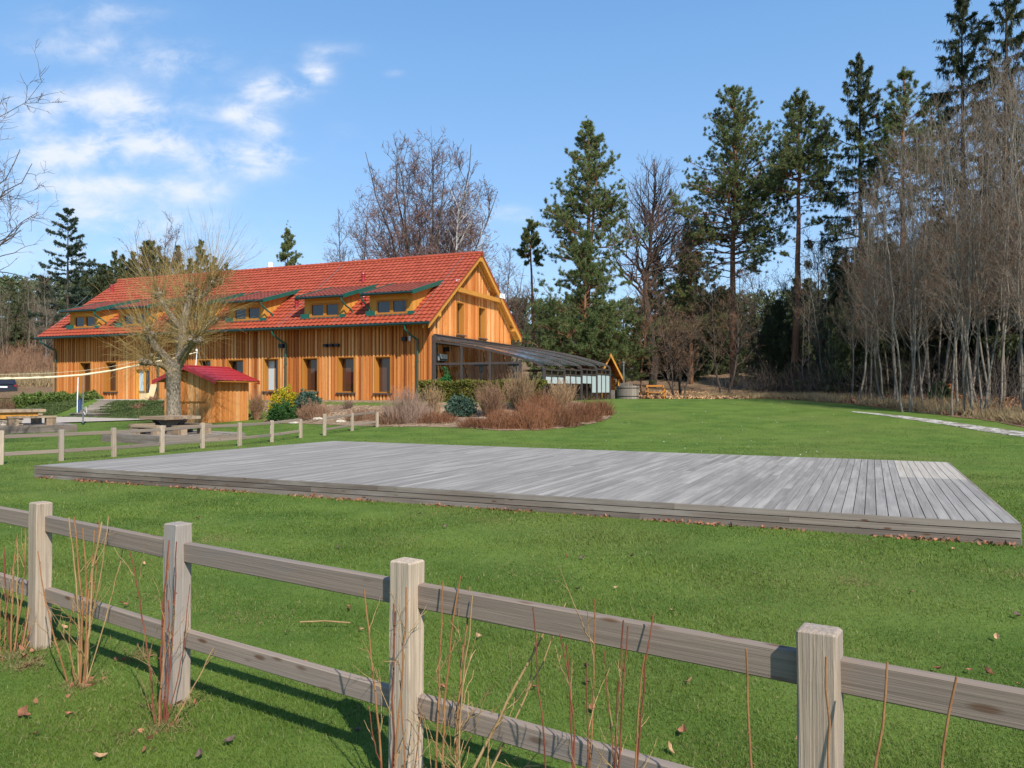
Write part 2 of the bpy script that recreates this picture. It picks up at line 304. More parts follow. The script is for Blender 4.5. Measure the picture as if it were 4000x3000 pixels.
def grass_mats():
    m, t, b = new_mat('grass_blades'); g = attr(t, 'gc', 'Vector'); ti = attr(t, 'tint', 'Fac')
    n = noise(t, g, .8, 4, .6); n2 = noise(t, g, .16, 3, .5)
    c = mixc(t, mapr(t, n, .3, .7), (.074, .126, .016), (.152, .212, .033))
    c = mixc(t, mth(t, 'MULTIPLY', mapr(t, n2, .42, .66), .7), c, (.165, .18, .040))
    c = mixc(t, mapr(t, ti, .93, .94), c, (.28, .24, .10))
    c = mixc(t, mth(t, 'MULTIPLY', ti, .30), c, (.17, .25, .05))
    t.links.new(c, b.inputs['Base Color']); b.inputs['Roughness'].default_value = .5; b.inputs['Specular IOR Level'].default_value = .25
    tr = nd(t, 'ShaderNodeBsdfTranslucent'); t.links.new(c, tr.inputs[0]); ms = nd(t, 'ShaderNodeMixShader'); ms.inputs[0].default_value = .35
    t.links.new(b.outputs[0], ms.inputs[1]); t.links.new(tr.outputs[0], ms.inputs[2]); t.links.new(ms.outputs[0], t.nodes['Material Output'].inputs[0])
    MT['blade'] = m
    m, t, b = new_mat('lawn_turf'); g = attr(t, 'gc', 'Vector')
    n = noise(t, g, .8, 4, .6); n2 = noise(t, g, .16, 3, .5); n3 = noise(t, g, 34, 6, .7); n4 = noise(t, vmul(t, g, (1, 1, 1)), 5, 4, .6)
    c = mixc(t, mapr(t, n, .3, .7), (.068, .114, .018), (.118, .170, .031))
    c = mixc(t, mth(t, 'MULTIPLY', mapr(t, n2, .45, .7), .55), c, (.145, .16, .042))
    c = mixc(t, mth(t, 'MULTIPLY', mapr(t, n3, .35, .7), .45), c, (.042, .092, .016)); c = mixc(t, mth(t, 'MULTIPLY', mapr(t, n4, .45, .75), .3), c, (.135, .175, .045))
    t.links.new(c, b.inputs['Base Color']); b.inputs['Roughness'].default_value = .9; b.inputs['Specular IOR Level'].default_value = .1
    bump(t, b, mth(t, 'ADD', n3, n4), .5, .03); MT['lawn'] = m
    m, t, b = new_mat('forest_litter'); g = attr(t, 'gc', 'Vector')
    n = noise(t, g, 9, 6, .75); n2 = noise(t, g, .35, 4, .6); n3 = noise(t, g, 1.7, 4, .6)
    c = ramp(t, n, [(.3, (.055, .035, .022)), (.5, (.17, .105, .06)), (.7, (.34, .235, .14))])
    c = mixc(t, mth(t, 'MULTIPLY', mapr(t, n2, .5, .65), .6), c, (.22, .17, .085)); c = mixc(t, mth(t, 'MULTIPLY', mapr(t, n3, .55, .75), .5), c, (.05, .055, .022))
    t.links.new(c, b.inputs['Base Color']); b.inputs['Roughness'].default_value = .95; b.inputs['Specular IOR Level'].default_value = .1
    bump(t, b, n, .9, .08); MT['litter'] = m
    m, t, b = new_mat('bed_mulch'); g = attr(t, 'gc', 'Vector'); vo = nd(t, 'ShaderNodeTexVoronoi'); setin(t, vo.inputs['Vector'], g); vo.inputs['Scale'].default_value = 11
    n2 = noise(t, g, 1.2, 4, .6)
    c = ramp(t, nd_sep(t, vo.outputs['Color']), [(0, (.11, .066, .038)), (.5, (.235, .15, .085)), (1, (.38, .27, .165))]); c = mixc(t, mth(t, 'MULTIPLY', mapr(t, n2, .45, .65), .7), c, (.17, .10, .06))
    t.links.new(c, b.inputs['Base Color']); b.inputs['Roughness'].default_value = .95; bump(t, b, vo.outputs['Distance'], .8, .05); MT['mulch'] = m
    m, t, b = new_mat('pale_gravel'); g = attr(t, 'gc', 'Vector'); vo = nd(t, 'ShaderNodeTexVoronoi'); setin(t, vo.inputs['Vector'], g); vo.inputs['Scale'].default_value = 14
    n2 = noise(t, g, 2.2, 4, .6)
    c = ramp(t, nd_sep(t, vo.outputs['Color']), [(0, (.20, .18, .155)), (.5, (.40, .365, .315)), (1, (.58, .545, .49))]); c = mixc(t, mth(t, 'MULTIPLY', mapr(t, n2, .46, .60), .85), c, (.13, .10, .065))
    t.links.new(c, b.inputs['Base Color']); b.inputs['Roughness'].default_value = .95; bump(t, b, vo.outputs['Distance'], .9, .05); MT['gravel'] = m
    m, t, b = new_mat('paving_slabs'); g = attr(t, 'gc', 'Vector'); n = noise(t, g, 6, 5, .6)
    t.links.new(mixc(t, mapr(t, n, .3, .7), (.33, .275, .225), (.42, .36, .30)), b.inputs['Base Color']); b.inputs['Roughness'].default_value = .9; MT['paving'] = m
    # roof tiles
    for nm, lo, hi in (('tiles', (.255, .045, .020), (.36, .071, .033)), ('dtiles', (.18, .043, .026), (.26, .068, .041))):
        m, t, b = new_mat('clay_' + nm); g = attr(t, 'gc', 'Vector'); ti = attr(t, 'tint', 'Fac'); n = noise(t, g, 1.1, 5, .6)
        c = mixc(t, mth(t, 'ADD', mth(t, 'MULTIPLY', ti, .6), mth(t, 'MULTIPLY', n, .4)), lo, hi); n2 = noise(t, g, 3.3, 5, .7)
        c = mixc(t, mth(t, 'MULTIPLY', mapr(t, n2, .55, .8), .5), c, (.22, .042, .023))
        t.links.new(c, b.inputs['Base Color']); b.inputs['Roughness'].default_value = .6; b.inputs['Specular IOR Level'].default_value = .3; MT[nm] = m
    m, t, b = new_mat('red_metal_roof'); g = attr(t, 'gc', 'Vector'); n = noise(t, g, 2, 4, .6)
    t.links.new(mixc(t, n, (.27, .016, .018), (.36, .026, .028)), b.inputs['Base Color']); b.inputs['Roughness'].default_value = .42; MT['redroof'] = m
    # glass: clear, dark house window, frosted
    m, t, b = new_mat('clear_glass'); fr = nd(t, 'ShaderNodeFresnel'); fr.inputs[0].default_value = 1.5
    tp = nd(t, 'ShaderNodeBsdfTransparent'); tp.inputs[0].default_value = (.72, .74, .74, 1); gl = nd(t, 'ShaderNodeBsdfGlossy'); gl.inputs['Roughness'].default_value = .02
    ms = nd(t, 'ShaderNodeMixShader'); t.links.new(mth(t, 'MULTIPLY', fr.outputs[0], .4), ms.inputs[0]); t.links.new(tp.outputs[0], ms.inputs[1]); t.links.new(gl.outputs[0], ms.inputs[2]); t.links.new(ms.outputs[0], t.nodes['Material Output'].inputs[0]); MT['glass'] = m
    m, t, b = new_mat('dark_window_glass'); b.inputs['Base Color'].default_value = (.018, .017, .02, 1); b.inputs['Roughness'].default_value = .03; b.inputs['Specular IOR Level'].default_value = .8
    bump(t, b, noise(t, attr(t, 'gc', 'Vector'), .8, 2), .04, .05); MT['pane'] = m
    m, t, b = new_mat('brown_blind_glass'); b.inputs['Base Color'].default_value = (.075, .033, .018, 1); b.inputs['Roughness'].default_value = .05; b.inputs['Specular IOR Level'].default_value = .7; MT['panebrown'] = m
    m, t, b = new_mat('frosted_glass'); b.inputs['Base Color'].default_value = (.46, .54, .55, 1); b.inputs['Roughness'].default_value = .35; MT['frost'] = m
    m, t, b = new_mat('smoked_roof_glass'); fr = nd(t, 'ShaderNodeFresnel'); fr.inputs[0].default_value = 1.5; tp = nd(t, 'ShaderNodeBsdfTransparent'); tp.inputs[0].default_value = (.12, .125, .13, 1)
    gl = nd(t, 'ShaderNodeBsdfGlossy'); gl.inputs['Roughness'].default_value = .18; gl.inputs[0].default_value = (.9, .9, .9, 1); ms = nd(t, 'ShaderNodeMixShader'); t.links.new(fr.outputs[0], ms.inputs[0]); t.links.new(tp.outputs[0], ms.inputs[1]); t.links.new(gl.outputs[0], ms.inputs[2]); t.links.new(ms.outputs[0], t.nodes['Material Output'].inputs[0]); MT['smoke'] = m
def nd_sep(t, c):
    n = nd(t, 'ShaderNodeSeparateColor'); t.links.new(c, n.inputs[0]); return n.outputs[0]
grass_mats()
# ------------------------------------------------------------------ ground
A = math.atan2(.385, .923); HC = np.array([-4.25, 39.5, 0.0])
HT = np.array([-math.cos(A), math.sin(A), 0]); HS = np.array([math.sin(A), math.cos(A), 0]); HN = -HT
HB = 1.18
def sst(v, a, b): u = np.clip((v - a) / (b - a), 0, 1); return u * u * (3 - 2 * u)
def gh(x, y):
    x = np.asarray(x, float); y = np.asarray(y, float)
    u = np.clip((y - 25) / 21, 0, 1); u = u + .06 * np.sin(math.pi * 2 * u) * -0.5
    w = sst(x, -12, -3); z = (.25 * (1 - w) + 1.15 * w) * u
    dx, dy = x - HC[0], y - HC[1]; t = dx * HT[0] + dy * HT[1]; q = dx * HS[0] + dy * HS[1]
    bank = sst(q, -4.6, -1.0) * sst(t, -8.5, -5.8) * (1 - sst(t, 48, 60))
    bank = bank * (1 - .97 * (1 - sst(np.hypot(x + 15.2, y - 38.9), 2.4, 3.7)))
    z = z + (np.maximum(HB, z) - z) * bank * np.where(y > 90, 0, 1)
    z = z + .10 * np.maximum(0, np.minimum(y, 150) - 60) * 1.0 + np.where(x < -20, .07 * np.maximum(0, np.minimum(y, 150) - 68) * sst(-x, 20, 34), 0)
    z = z + .055 * np.maximum(0, np.minimum(x, 90) - 20) * sst(y, 14, 30)
    z = z + .012 * np.sin(x * .9 + 1.3) * np.sin(y * .7) * sst(y, 8, 16)
    return z
def rg(px, py):                                            # where the sight line of a photo point meets the ground
    lo = None; d = np.linspace(2.0, 140, 7000); z = EYE + (HZ - py) / F * d - gh((px - 2000) / F * d, d)
    i = np.argmax(z <= 0) if (z <= 0).any() else len(d) - 1
    dd = d[i]; x = (px - 2000) / F * dd; return np.array([x, dd, float(gh(x, dd))])
def gp(x, y, dz=0.0): return np.array([x, y, float(gh(x, y)) + dz])
def spaced(a, b, s0, far):
    v = [0.0]; s = s0
    while v[-1] < far: v.append(v[-1] + s); s = s if v[-1] < 70 else s * 1.18
    return v
xs = np.array(sorted({-v for v in spaced(0, 0, .5, 900)} | set(spaced(0, 0, .5, 900)))); ys = np.array([-40, -20, -8, -3] + spaced(0, 0, .5, 1200))
X, Y = np.meshgrid(xs, ys, indexing='ij'); Pg = np.stack([X, Y, gh(X, Y)], -1)
tag(MB().grid(Pg, .5).build('lawn', MT['lawn'], smooth=True), 'wide mown green lawn around the deck', 'lawn', kind='structure')
def strip(name, mat, left, right, n=2, lift=.03, label='', cat='path', kind='structure', sub=14, wob=0.0):
    """sheet between two boundary lines, laid on the ground"""
    def res(p, m): p = np.asarray(p, float); s = np.concatenate([[0], np.cumsum(np.linalg.norm(np.diff(p, axis=0), axis=1))]); u = np.linspace(0, s[-1], m); return np.stack([np.interp(u, s, p[:, i]) for i in range(2)], -1)
    m = max(len(left), len(right)) * sub; L, R = res(left, m), res(right, m)
    if wob: L = L + RNG.normal(size=L.shape) * wob; R = R + RNG.normal(size=R.shape) * wob
    k = np.linspace(0, 1, n + 1)[None, :, None] ** (1 if n < 12 else 2.2)
    P = L[:, None] * (1 - k) + R[:, None] * k; z = gh(P[..., 0], P[..., 1]) + lift + (.05 * k[..., 0] if n >= 30 else 0)
    o = MB().grid(np.dstack([P, z]), .5).build(name, mat, smooth=True)
    return tag(o, label, cat, kind=kind)
FB = np.array([rg(4400, 1730)[:2], rg(4000, 1668)[:2], rg(3850, 1641)[:2], rg(3700, 1626)[:2], rg(3550, 1608)[:2], rg(3420, 1592)[:2], rg(3300, 1577)[:2], (17.3, 44), (17.2, 50), (15.5, 56), (12.0, 57.5), (9.6, 55.0), (8.2, 51.5), (6.6, 52.5), (4, 54), (-3, 58), (-14, 64), (-32, 70), (-60, 72)])
FO = np.array([(60, 2), (120, 18), (140, 40), (150, 70), (150, 110), (140, 150), (120, 170), (100, 190), (80, 200), (60, 200), (40, 200), (25, 200), (10, 200), (-5, 200), (-20, 200), (-50, 200), (-90, 200), (-140, 200), (-200, 170)])
strip('forest_floor', MT['litter'], FB, FO, 40, .018, 'brown leaf litter under the trees', 'forest floor', sub=10, wob=.06)
gl = [rg(3325, 1607), rg(3420, 1614.5), rg(3521, 1625), rg(3680, 1644), rg(3870, 1671), rg(4000, 1688), rg(4300, 1730)]
gr_ = [rg(3325, 1610), rg(3420, 1620), rg(3521, 1635), rg(3680, 1658), rg(3870, 1690), rg(4000, 1709), rg(4300, 1758)]
strip('gravel_path', MT['gravel'], [p[:2] for p in gl], [p[:2] for p in gr_], 4, .014, 'narrow pale gravel strip along the lawn edge', 'gravel path', wob=.03)
pl_ = [rg(-200, 1638), rg(250, 1632), rg(420, 1631), rg(560, 1634), rg(640, 1632)]; pr_ = [rg(-200, 1662), rg(250, 1654), rg(420, 1648), rg(560, 1643), rg(640, 1640)]
strip('paved_path', MT['paving'], [p[:2] for p in pl_], [p[:2] for p in pr_], 4, .05, 'beige paved path behind the picnic tables', 'paved path')
ya = [HC + HT * t + HS * q for t, q in ((29.6, -1.0), (34, -.6), (40, -.4), (50, -.4))]; yb = [HC + HT * t + HS * q for t, q in ((29.6, 24), (34, 26), (40, 28), (50, 28))]
strip('parking_area', MT['litter'], [p[:2] for p in ya], [p[:2] for p in yb], 14, .05, 'bare earth yard where the cars are parked', 'yard')
# planted bed in front of the gable corner
bed_f = [rg(1010, 1640), rg(1055, 1652), rg(1200, 1657), rg(1340, 1662), rg(1480, 1668), rg(1640, 1668), rg(1808, 1671), rg(1958, 1683), rg(2100, 1681), rg(2223, 1671), rg(2330, 1652), rg(2385, 1632), rg(2390, 1606)]
bed_b = [HC + HT * t + HS * -.15 for t in (10.2, 8, 6, 4, 2, 0.4)] + [HC + HN * t + HS * -.6 for t in (.6, 2, 3.5, 5, 6.2)] + [HC + HN * 6.4 + HS * 2, HC + HN * 6.5 + HS * 4.5]
strip('planting_bed', MT['mulch'], [p[:2] for p in bed_f], [p[:2] for p in bed_b], 12, .016, 'mulched shrub bed sloping up to the timber house', 'planting bed', wob=.05)
cov_f = [HC + HT * t + HS * q for t, q in ((10.8, -4.5), (14, -4.7), (17, -4.6), (20.3, -4.6))]; cov_b = [HC + HT * t + HS * -1.3 for t in (10.8, 14, 17, 20.3)]
COVER_REG = [((12.2, 19.6), (-5.0, -1.1)), ((22.0, 33.0), (-5.2, -1.3))]

# ------------------------------------------------------------------ house
RO = 5.765; RS = .717; LEN = 27.8; WID = 10.7                 # roof height at the wall line, slope, length, width
HF = Fr(HC, HT, HS, (0, 0, 1))                               # (t along front, q into the house, z)
GF = Fr(HC, HS, HN, (0, 0, 1))                               # gable: (s along gable, o outwards, z)
def t_at(px, q=0.0): r = (px - 2000) / F; c = HC + HS * q; return (r * c[1] - c[0]) / (HT[0] - r * HT[1])
def s_at(px, o=0.0): r = (px - 2000) / F; c = HC + HN * o; return (r * c[1] - c[0]) / (HS[0] - r * HS[1])
def w_at(px, u): r = (px - 2000) / F; c = HC + HS * u; return (r * c[1] - c[0]) / (HN[0] - r * HN[1])
def z_at(py, p): return EYE + (HZ - py) / F * p[1]
house = thing('timber_house', 'long timber clad house with a red tiled roof and dormers', 'house', tuple(HC + np.array([0, 0, HB])))
def clad(mb, fr, a0, a1, zb, ztop, openings, pitch=.105, seed=1):
    """board on board cladding with openings left free; ztop(a) is the top height"""
    r = np.random.default_rng(seed); a = a0; k = 0
    while a < a1 - .01:
        wdt = pitch * r.uniform(.75, 1.25); b = min(a + wdt, a1); tint = float(np.clip(r.normal((.56 if k % 2 == 0 else .42) + (0 if fr is HF else .16), .26), 0, 1)); d = .012 if k % 2 else .055; d += r.uniform(0, .008)  # gable boards coloured paler, stronger sunlight on that side put into the tint
        cuts = sorted({a, b} | {v for o in openings for v in o[:2] if a < v < b})
        for c0, c1 in zip(cuts[:-1], cuts[1:]):
            zs = [(zb, None)]; m = (c0 + c1) / 2
            ops = sorted([o for o in openings if o[0] <= m <= o[1]], key=lambda o: o[2]); lo = zb
            segs = []
            for o in ops:
                if o[2] > lo: segs.append((lo, o[2], False))
                lo = o[3]
            segs.append((lo, None, True))
            for s0, s1, last in segs:
                t0, t1 = (ztop(c0), ztop(c1)) if last else (s1, s1)
                if max(t0, t1) <= s0 + .01: continue
                g = .005
                mb.hexa([(c0 + g, -d if fr is HF else -.06, s0), (c1 - g, -d if fr is HF else -.06, s0), (c1 - g, .06 if fr is HF else d, s0), (c0 + g, .06 if fr is HF else d, s0),
                         (c0 + g, -d if fr is HF else -.06, t0), (c1 - g, -d if fr is HF else -.06, t1), (c1 - g, .06 if fr is HF else d, t1), (c0 + g, .06 if fr is HF else d, t0)], fr, tint)
        a = b; k += 1
# openings of the front: (left px, right px, top py, bottom py, brown blind?)
WIN = [(1467, 1525, 1396, 1535, 1), (1323, 1383, 1398, 1533, 1), (1185, 1240, 1401, 1529, 1), (1033, 1087, 1404, 1528, 0), (893, 951, 1408, 1480, 0), (777, 824, 1408, 1462, 0), (413, 455, 1416, 1530, 1), (314, 355, 1418, 1540, 1)]
FO_ = []
for (l, r, a, b, k) in WIN:
    t1, t0 = t_at(l, -.03), t_at(r, -.03); p = HF(((t0 + t1) / 2, 0, 0)); FO_.append((t0, t1, z_at(b, p), z_at(a, p), k))
dt1, dt0 = t_at(528, -.03), t_at(586, -.03); DOOR = (dt0, dt1, HB + .02, 3.02)
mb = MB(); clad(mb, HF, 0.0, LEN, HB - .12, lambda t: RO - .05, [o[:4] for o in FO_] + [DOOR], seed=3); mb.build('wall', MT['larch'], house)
ztg = lambda s: RO + RS * min(s, WID - s) - .1
GOP = [(s_at(1780), s_at(1809), 4.80, 6.63), (s_at(1866), s_at(1893), 4.80, 6.63)]
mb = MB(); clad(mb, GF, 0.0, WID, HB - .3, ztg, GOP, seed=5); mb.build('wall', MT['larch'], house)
mb = MB(); mb.box(0.07, LEN - .07, WID - .2, WID, HB - .3, RO - .05, HF); mb.hexa([(LEN - .25, 0.07, HB - .3), (LEN - .02, 0.07, HB - .3), (LEN - .02, WID - .2, HB - .3), (LEN - .25, WID - .2, HB - .3), (LEN - .25, .07, RO - .1), (LEN - .02, .07, RO - .1), (LEN - .02, WID - .2, RO - .1), (LEN - .25, WID - .2, RO - .1)], HF)
mb.hexa([(LEN - .2, 0.3, RO - .1), (LEN - .05, 0.3, RO - .1), (LEN - .05, WID - .3, RO - .1), (LEN - .2, WID - .3, RO - .1), (LEN - .2, WID / 2 - .1, RO + RS * WID / 2 - .3), (LEN - .05, WID / 2 - .1, RO + RS * WID / 2 - .3), (LEN - .05, WID / 2 + .1, RO + RS * WID / 2 - .3), (LEN - .2, WID / 2 + .1, RO + RS * WID / 2 - .3)], HF)
mb.build('wall', MT['larch'], house)
for (t0, t1, z0, z1, k) in FO_:                             # recessed windows with lit larch reveals, each frame a part with pane and sill
    f = MB(); d = .27
    f.box(t0 - .02, t0 + .03, .061, d + .05, z0, z1, HF); f.box(t1 - .03, t1 + .02, .061, d + .05, z0, z1, HF); f.box(t0 + .03, t1 - .03, .061, d + .05, z1 - .05, z1 + .01, HF); f.box(t0 + .03, t1 - .03, d - .02, d + .05, z0, z0 + .06, HF)
    f.box(t0 - .07, t0, -.075, .058, z0 - .02, z1 + .07, HF); f.box(t1, t1 + .07, -.075, .058, z0 - .02, z1 + .07, HF); f.box(t0 + .001, t1 - .001, -.075, .058, z1 + .012, z1 + .07, HF)
    if k == 0 and z1 - z0 > 1.5: f.box((t0 + t1) / 2 - .03, (t0 + t1) / 2 + .03, d - .02, d + .05, z0 + .06, z1 - .05, HF)
    w = f.build('window', MT['frame'], house)
    MB().box(t0 + .031, t1 - .031, d + .012, d + .03, z0 + .061, z1 - .051, HF).build('pane', MT['panebrown'] if k else MT['pane'], w)
    if k == 0 and z1 - z0 > 1.5: MB().box((t0 + t1) / 2 + .031, t1 - .04, d - .004, d + .008, z0 + .07, z1 - .06, HF).build('blind', MT['frost'], w)
    MB().box(t0 - .12, t1 + .12, -.14, d - .03, z0 - .075, z0 - .004, HF).build('sill', MT['bronze'], w)
t0, t1, z0, z1 = DOOR; f = MB(); tm = t0 + (t1 - t0) * .44
f.box(t0, t0 + .06, .0, .2, z0, z1, HF); f.box(t1 - .06, t1, 0, .2, z0, z1, HF); f.box(t0 + .06, t1 - .06, 0, .2, z1 - .08, z1, HF); f.box(tm - .05, tm + .05, .02, .18, z0, z1 - .08, HF)
f.box(tm + .05, t1 - .06, .1, .15, z0, z0 + .38, HF); f.box(tm + .05, tm + .14, .1, .15, z0 + .38, z1 - .08, HF); f.box(t1 - .18, t1 - .06, .1, .15, z0 + .38, z1 - .08, HF)
dr = f.build('door', MT['larch2'], house)
MB().box(tm + .141, t1 - .181, .11, .135, z0 + .381, z1 - .1, HF).build('pane', MT['frost'], dr); MB().box(t0 + .061, tm - .051, .11, .135, z0 + .03, z1 - .081, HF).build('pane', MT['pane'], dr)
MB().box(tm + .02, tm + .14, .03, .07, z0 + 1.0, z0 + 1.03, HF).build('handle', MT['steel'], dr)
for (s0, s1, z0, z1) in GOP:
    f = MB(); f.box(s0, s0 + .05, -.29, .07, z0, z1, GF); f.box(s1 - .05, s1, -.29, .07, z0, z1, GF); f.box(s0 + .05, s1 - .05, -.29, .07, z1 - .05, z1, GF); f.box(s0 + .05, s1 - .05, -.29, .03, z0, z0 + .06, GF)
    w = f.build('french_window', MT['frame'], house); MB().box(s0 + .051, s1 - .051, -.27, -.255, z0 + .061, z1 - .051, GF).build('pane', MT['pane'], w)
    MB().box(s0 - .06, s1 + .06, .0, .2, z0 - .06, z0 - .004, GF).build('sill', MT['bronze'], w)
# roof: tiled slopes built tile course by tile course
def tiles(mb, o, ea, eb, la, lb, rowh=.36, tw=.30, amp=.042, step=.04, seg=5, clip=None):
    """o lower corner, ea unit vector along the eave (length la), eb unit up the slope (length lb)"""
    ea = np.array(ea, float); eb = np.array(eb, float); n = np.cross(ea, eb); n = n * np.sign(n[2])
    nt = max(1, round(la / tw)); nr = max(1, round(lb / rowh)); cu = np.linspace(0, la, nt * seg + 1); ph = (cu / la * nt) % 1
    wv = amp * (np.abs(np.sin(ph * math.pi)) ** 1.6)
    L = []; TN = []; r = np.random.default_rng(int(la * 100)); tt = r.random((nr, nt))
    for i in range(nr):
        tn = np.repeat(tt[i], seg); tn = np.append(tn, tn[-1]); j = r.normal(size=nt) * .003; jj = np.append(np.repeat(j, seg), j[-1])
        for v, h in ((i, step), (i + 1, 0.0)):
            L.append(o + ea * cu[:, None] + eb * (v * lb / nr) + n * (wv * (1.0 if h else .8) + h + jj)[:, None]); TN.append(tn)
    P = np.array(L); mb.grid(P, np.array(TN).ravel())
c, s_ = 1 / math.hypot(1, RS), RS / math.hypot(1, RS); SL = 6.25 / c
OE = .5; TE = LEN + .5
UPF = HS * c + np.array([0, 0, s_]); UPB = -HS * c + np.array([0, 0, s_])
mb = MB(); eav = HF((-OE, -.9, RO - .9 * RS + .03)); tiles(mb, eav, HT, UPF, TE + OE, SL)
eavb = HF((-OE, WID + .9, RO - .9 * RS + .03)); tiles(mb, eavb, HT, UPB, TE + OE, SL)
roof = mb.build('roof', MT['tiles'], house, smooth=False)
mb = MB()
for k in range(82):                                        # ridge tiles
    a = HF((-OE - .03 + k * .352, WID / 2, RO + RS * WID / 2 + .02)); b = HF((-OE + .36 + k * .352, WID / 2, RO + RS * WID / 2 + .045)); mb.tube([a, b], [.13, .14], 10)
mb.build('ridge', MT['tiles'], roof)
def slab_on(mb, t0, t1, q0, q1, back=False, off=-.02, th=.12):
    f = lambda q: RO + RS * (q if not back else WID - q)
    mb.hexa([(t0, q0, f(q0) + off - th), (t1, q0, f(q0) + off - th), (t1, q1, f(q1) + off - th), (t0, q1, f(q1) + off - th), (t0, q0, f(q0) + off), (t1, q0, f(q0) + off), (t1, q1, f(q1) + off), (t0, q1, f(q1) + off)], HF)
mb = MB(); slab_on(mb, -OE + .04, TE - .04, -.86, WID / 2 - .003); slab_on(mb, -OE + .04, TE - .04, WID / 2 + .003, WID + .86, True)
mb.build('soffit', MT['larch2'], house)
mb = MB()
for q0, q1, bk in ((-.88, WID / 2 - .004, False), (WID / 2 + .004, WID + .88, True)): slab_on(mb, -OE, -OE + .037, q0, q1, bk, .055, .09)
mb.build('verge', MT['tiles'], roof)
for bk in (False, True):                                   # bargeboards and flying rafters under the gable overhang
    for i, tt in enumerate((-OE + .05, -.14)):
        mb = MB(); q0, q1 = (-.82, WID / 2 - .05) if not bk else (WID / 2 + .05, WID + .82); slab_on(mb, tt, tt + .09, q0, q1, bk, -.145, .17); mb.build('rafter', MT['larch2'], house)
tb = MB(); tb.box(s_at(1784, .3), s_at(1950, .3), .18, .40, 7.10, 7.34, GF); tb.build('collar_beam', MT['larch2'], house)
for sq in (WID - .25, .3, WID / 2):
    z = RO + RS * min(sq, WID - sq) - .45; MB().box(sq - .1, sq + .1, .06, OE - .02, z, z + .2, GF).build('purlin_end', MT['larch2'], house)
MB().box(s_at(1784, .3) + .1, s_at(1784, .3) + .35, .2, .42, 7.45, 7.75, GF).build('camera_box', MT['white'], house); MB().box(s_at(1938, .2), s_at(1938, .2) + .7, .1, .5, 7.36, 7.66, GF).build('spotlight', MT['white'], house)
# gutters and downpipes
def pipe(mb, pts, r=.055): mb.tube([HF(p) for p in pts], r, 10)
mb = MB(); mb.tube([HF((-OE, -.97, RO - .9 * RS - .02)), HF((TE, -.97, RO - .9 * RS - .05))], .075, 10); mb.tube([HF((-OE, WID + .97, RO - .9 * RS - .02)), HF((TE, WID + .97, RO - .9 * RS - .05))], .075, 10); mb.build('gutter', MT['dgreen'], house)
for px in (1631, 1116, 616, 217):
    t = t_at(px, -.13); mb = MB(); ze = RO - .9 * RS
    pipe(mb, [(t + .3, -.95, ze - .06), (t + .28, -.93, ze - .30), (t + .12, -.5, ze - .62), (t, -.17, ze - .78), (t, -.14, ze - 1.0), (t, -.14, HB + .05)]); pipe(mb, [(t, -.14, HB + 2.0), (t, -.14, HB + 2.06)], .075)
    mb.build('downpipe', MT['green'], house)
# roof fittings
for px, py in ((1418, 1105), (1158, 1203), (1420, 1190), (1098, 1100 + 90)):
    pass
def on_roof(px, py):                                       # (t,q) of a photo point on the front slope
    best = None
    for q in np.linspace(-.9, 5.3, 500):
        t = t_at(px, q); p = HF((t, q, RO + RS * q)); e = abs(z_at(py, p) - p[2])
        if best is None or e < best[0]: best = (e, t, q)
    return best[1], best[2]
for px, py in ((1418, 1103), (1158, 1206), (1420, 1196), (436, 1143)):
    t, q = on_roof(px, py); z = RO + RS * q; mb = MB(); o = HF((t, q, z)); mb.lathe(o, [(.10, -.05), (.10, .32), (.14, .34), (.14, .40), (.10, .42), (.10, .47), (.15, .49), (.13, .55), (0, .56)], 12); mb.build('vent_pipe', MT['redroof'], house)
for (p0, p1) in (((1340, 1040), (1083, 1290)), ((1812, 1003), (1606, 1265)), ((1350, 1230), (1297, 1274)), ((1450, 1225), (1418, 1270)), ((340, 1160), (200, 1290)), ((650, 1250), (560, 1300))):
    a, b = on_roof(*p0), on_roof(*p1); MB().tube([HF((u[0], u[1], RO + RS * u[1] + .10)) for u in (a, b)], .014, 5).build('lightning_wire', MT['steel'], house)
t, q = t_at(1054, 6.4), 6.4; o = HF((t, q, 0)); mb = MB(); mb.lathe(o, [(.3, 8.2), (.3, 9.86), (.42, 9.87), (.42, 9.94), (0, 9.95)], 4); ch = mb.build('chimney', MT['concrete'], roof)
MB().lathe(o, [(.19, 9.95), (.19, 10.30), (0, 10.31)], 14).build('chimney_pot', MT['white'], roof)
MB().box(t_at(1588, -.1), t_at(1573, -.1), -.24, -.06, 4.28, 4.50, HF).build('speaker', MT['black'], house); MB().box(t_at(1603, -.1), t_at(1597, -.1), -.13, -.06, 4.28, 4.52, HF).build('alarm_box', MT['white'], house)
mb = MB(); tq = t_at(1298, -.1); mb.box(tq - .4, tq + .4, -.12, -.06, 4.13, 4.19, HF)
for k in (-.38, 0, .38): mb.box(tq + k - .1, tq + k + .1, -.3, -.1, 4.08, 4.24, HF)
mb.build('floodlight_bar', MT['black'], house); MB().box(t_at(1110, -.1), t_at(1094, -.1), -.26, -.06, 4.1, 4.32, HF).build('speaker', MT['black'], house)
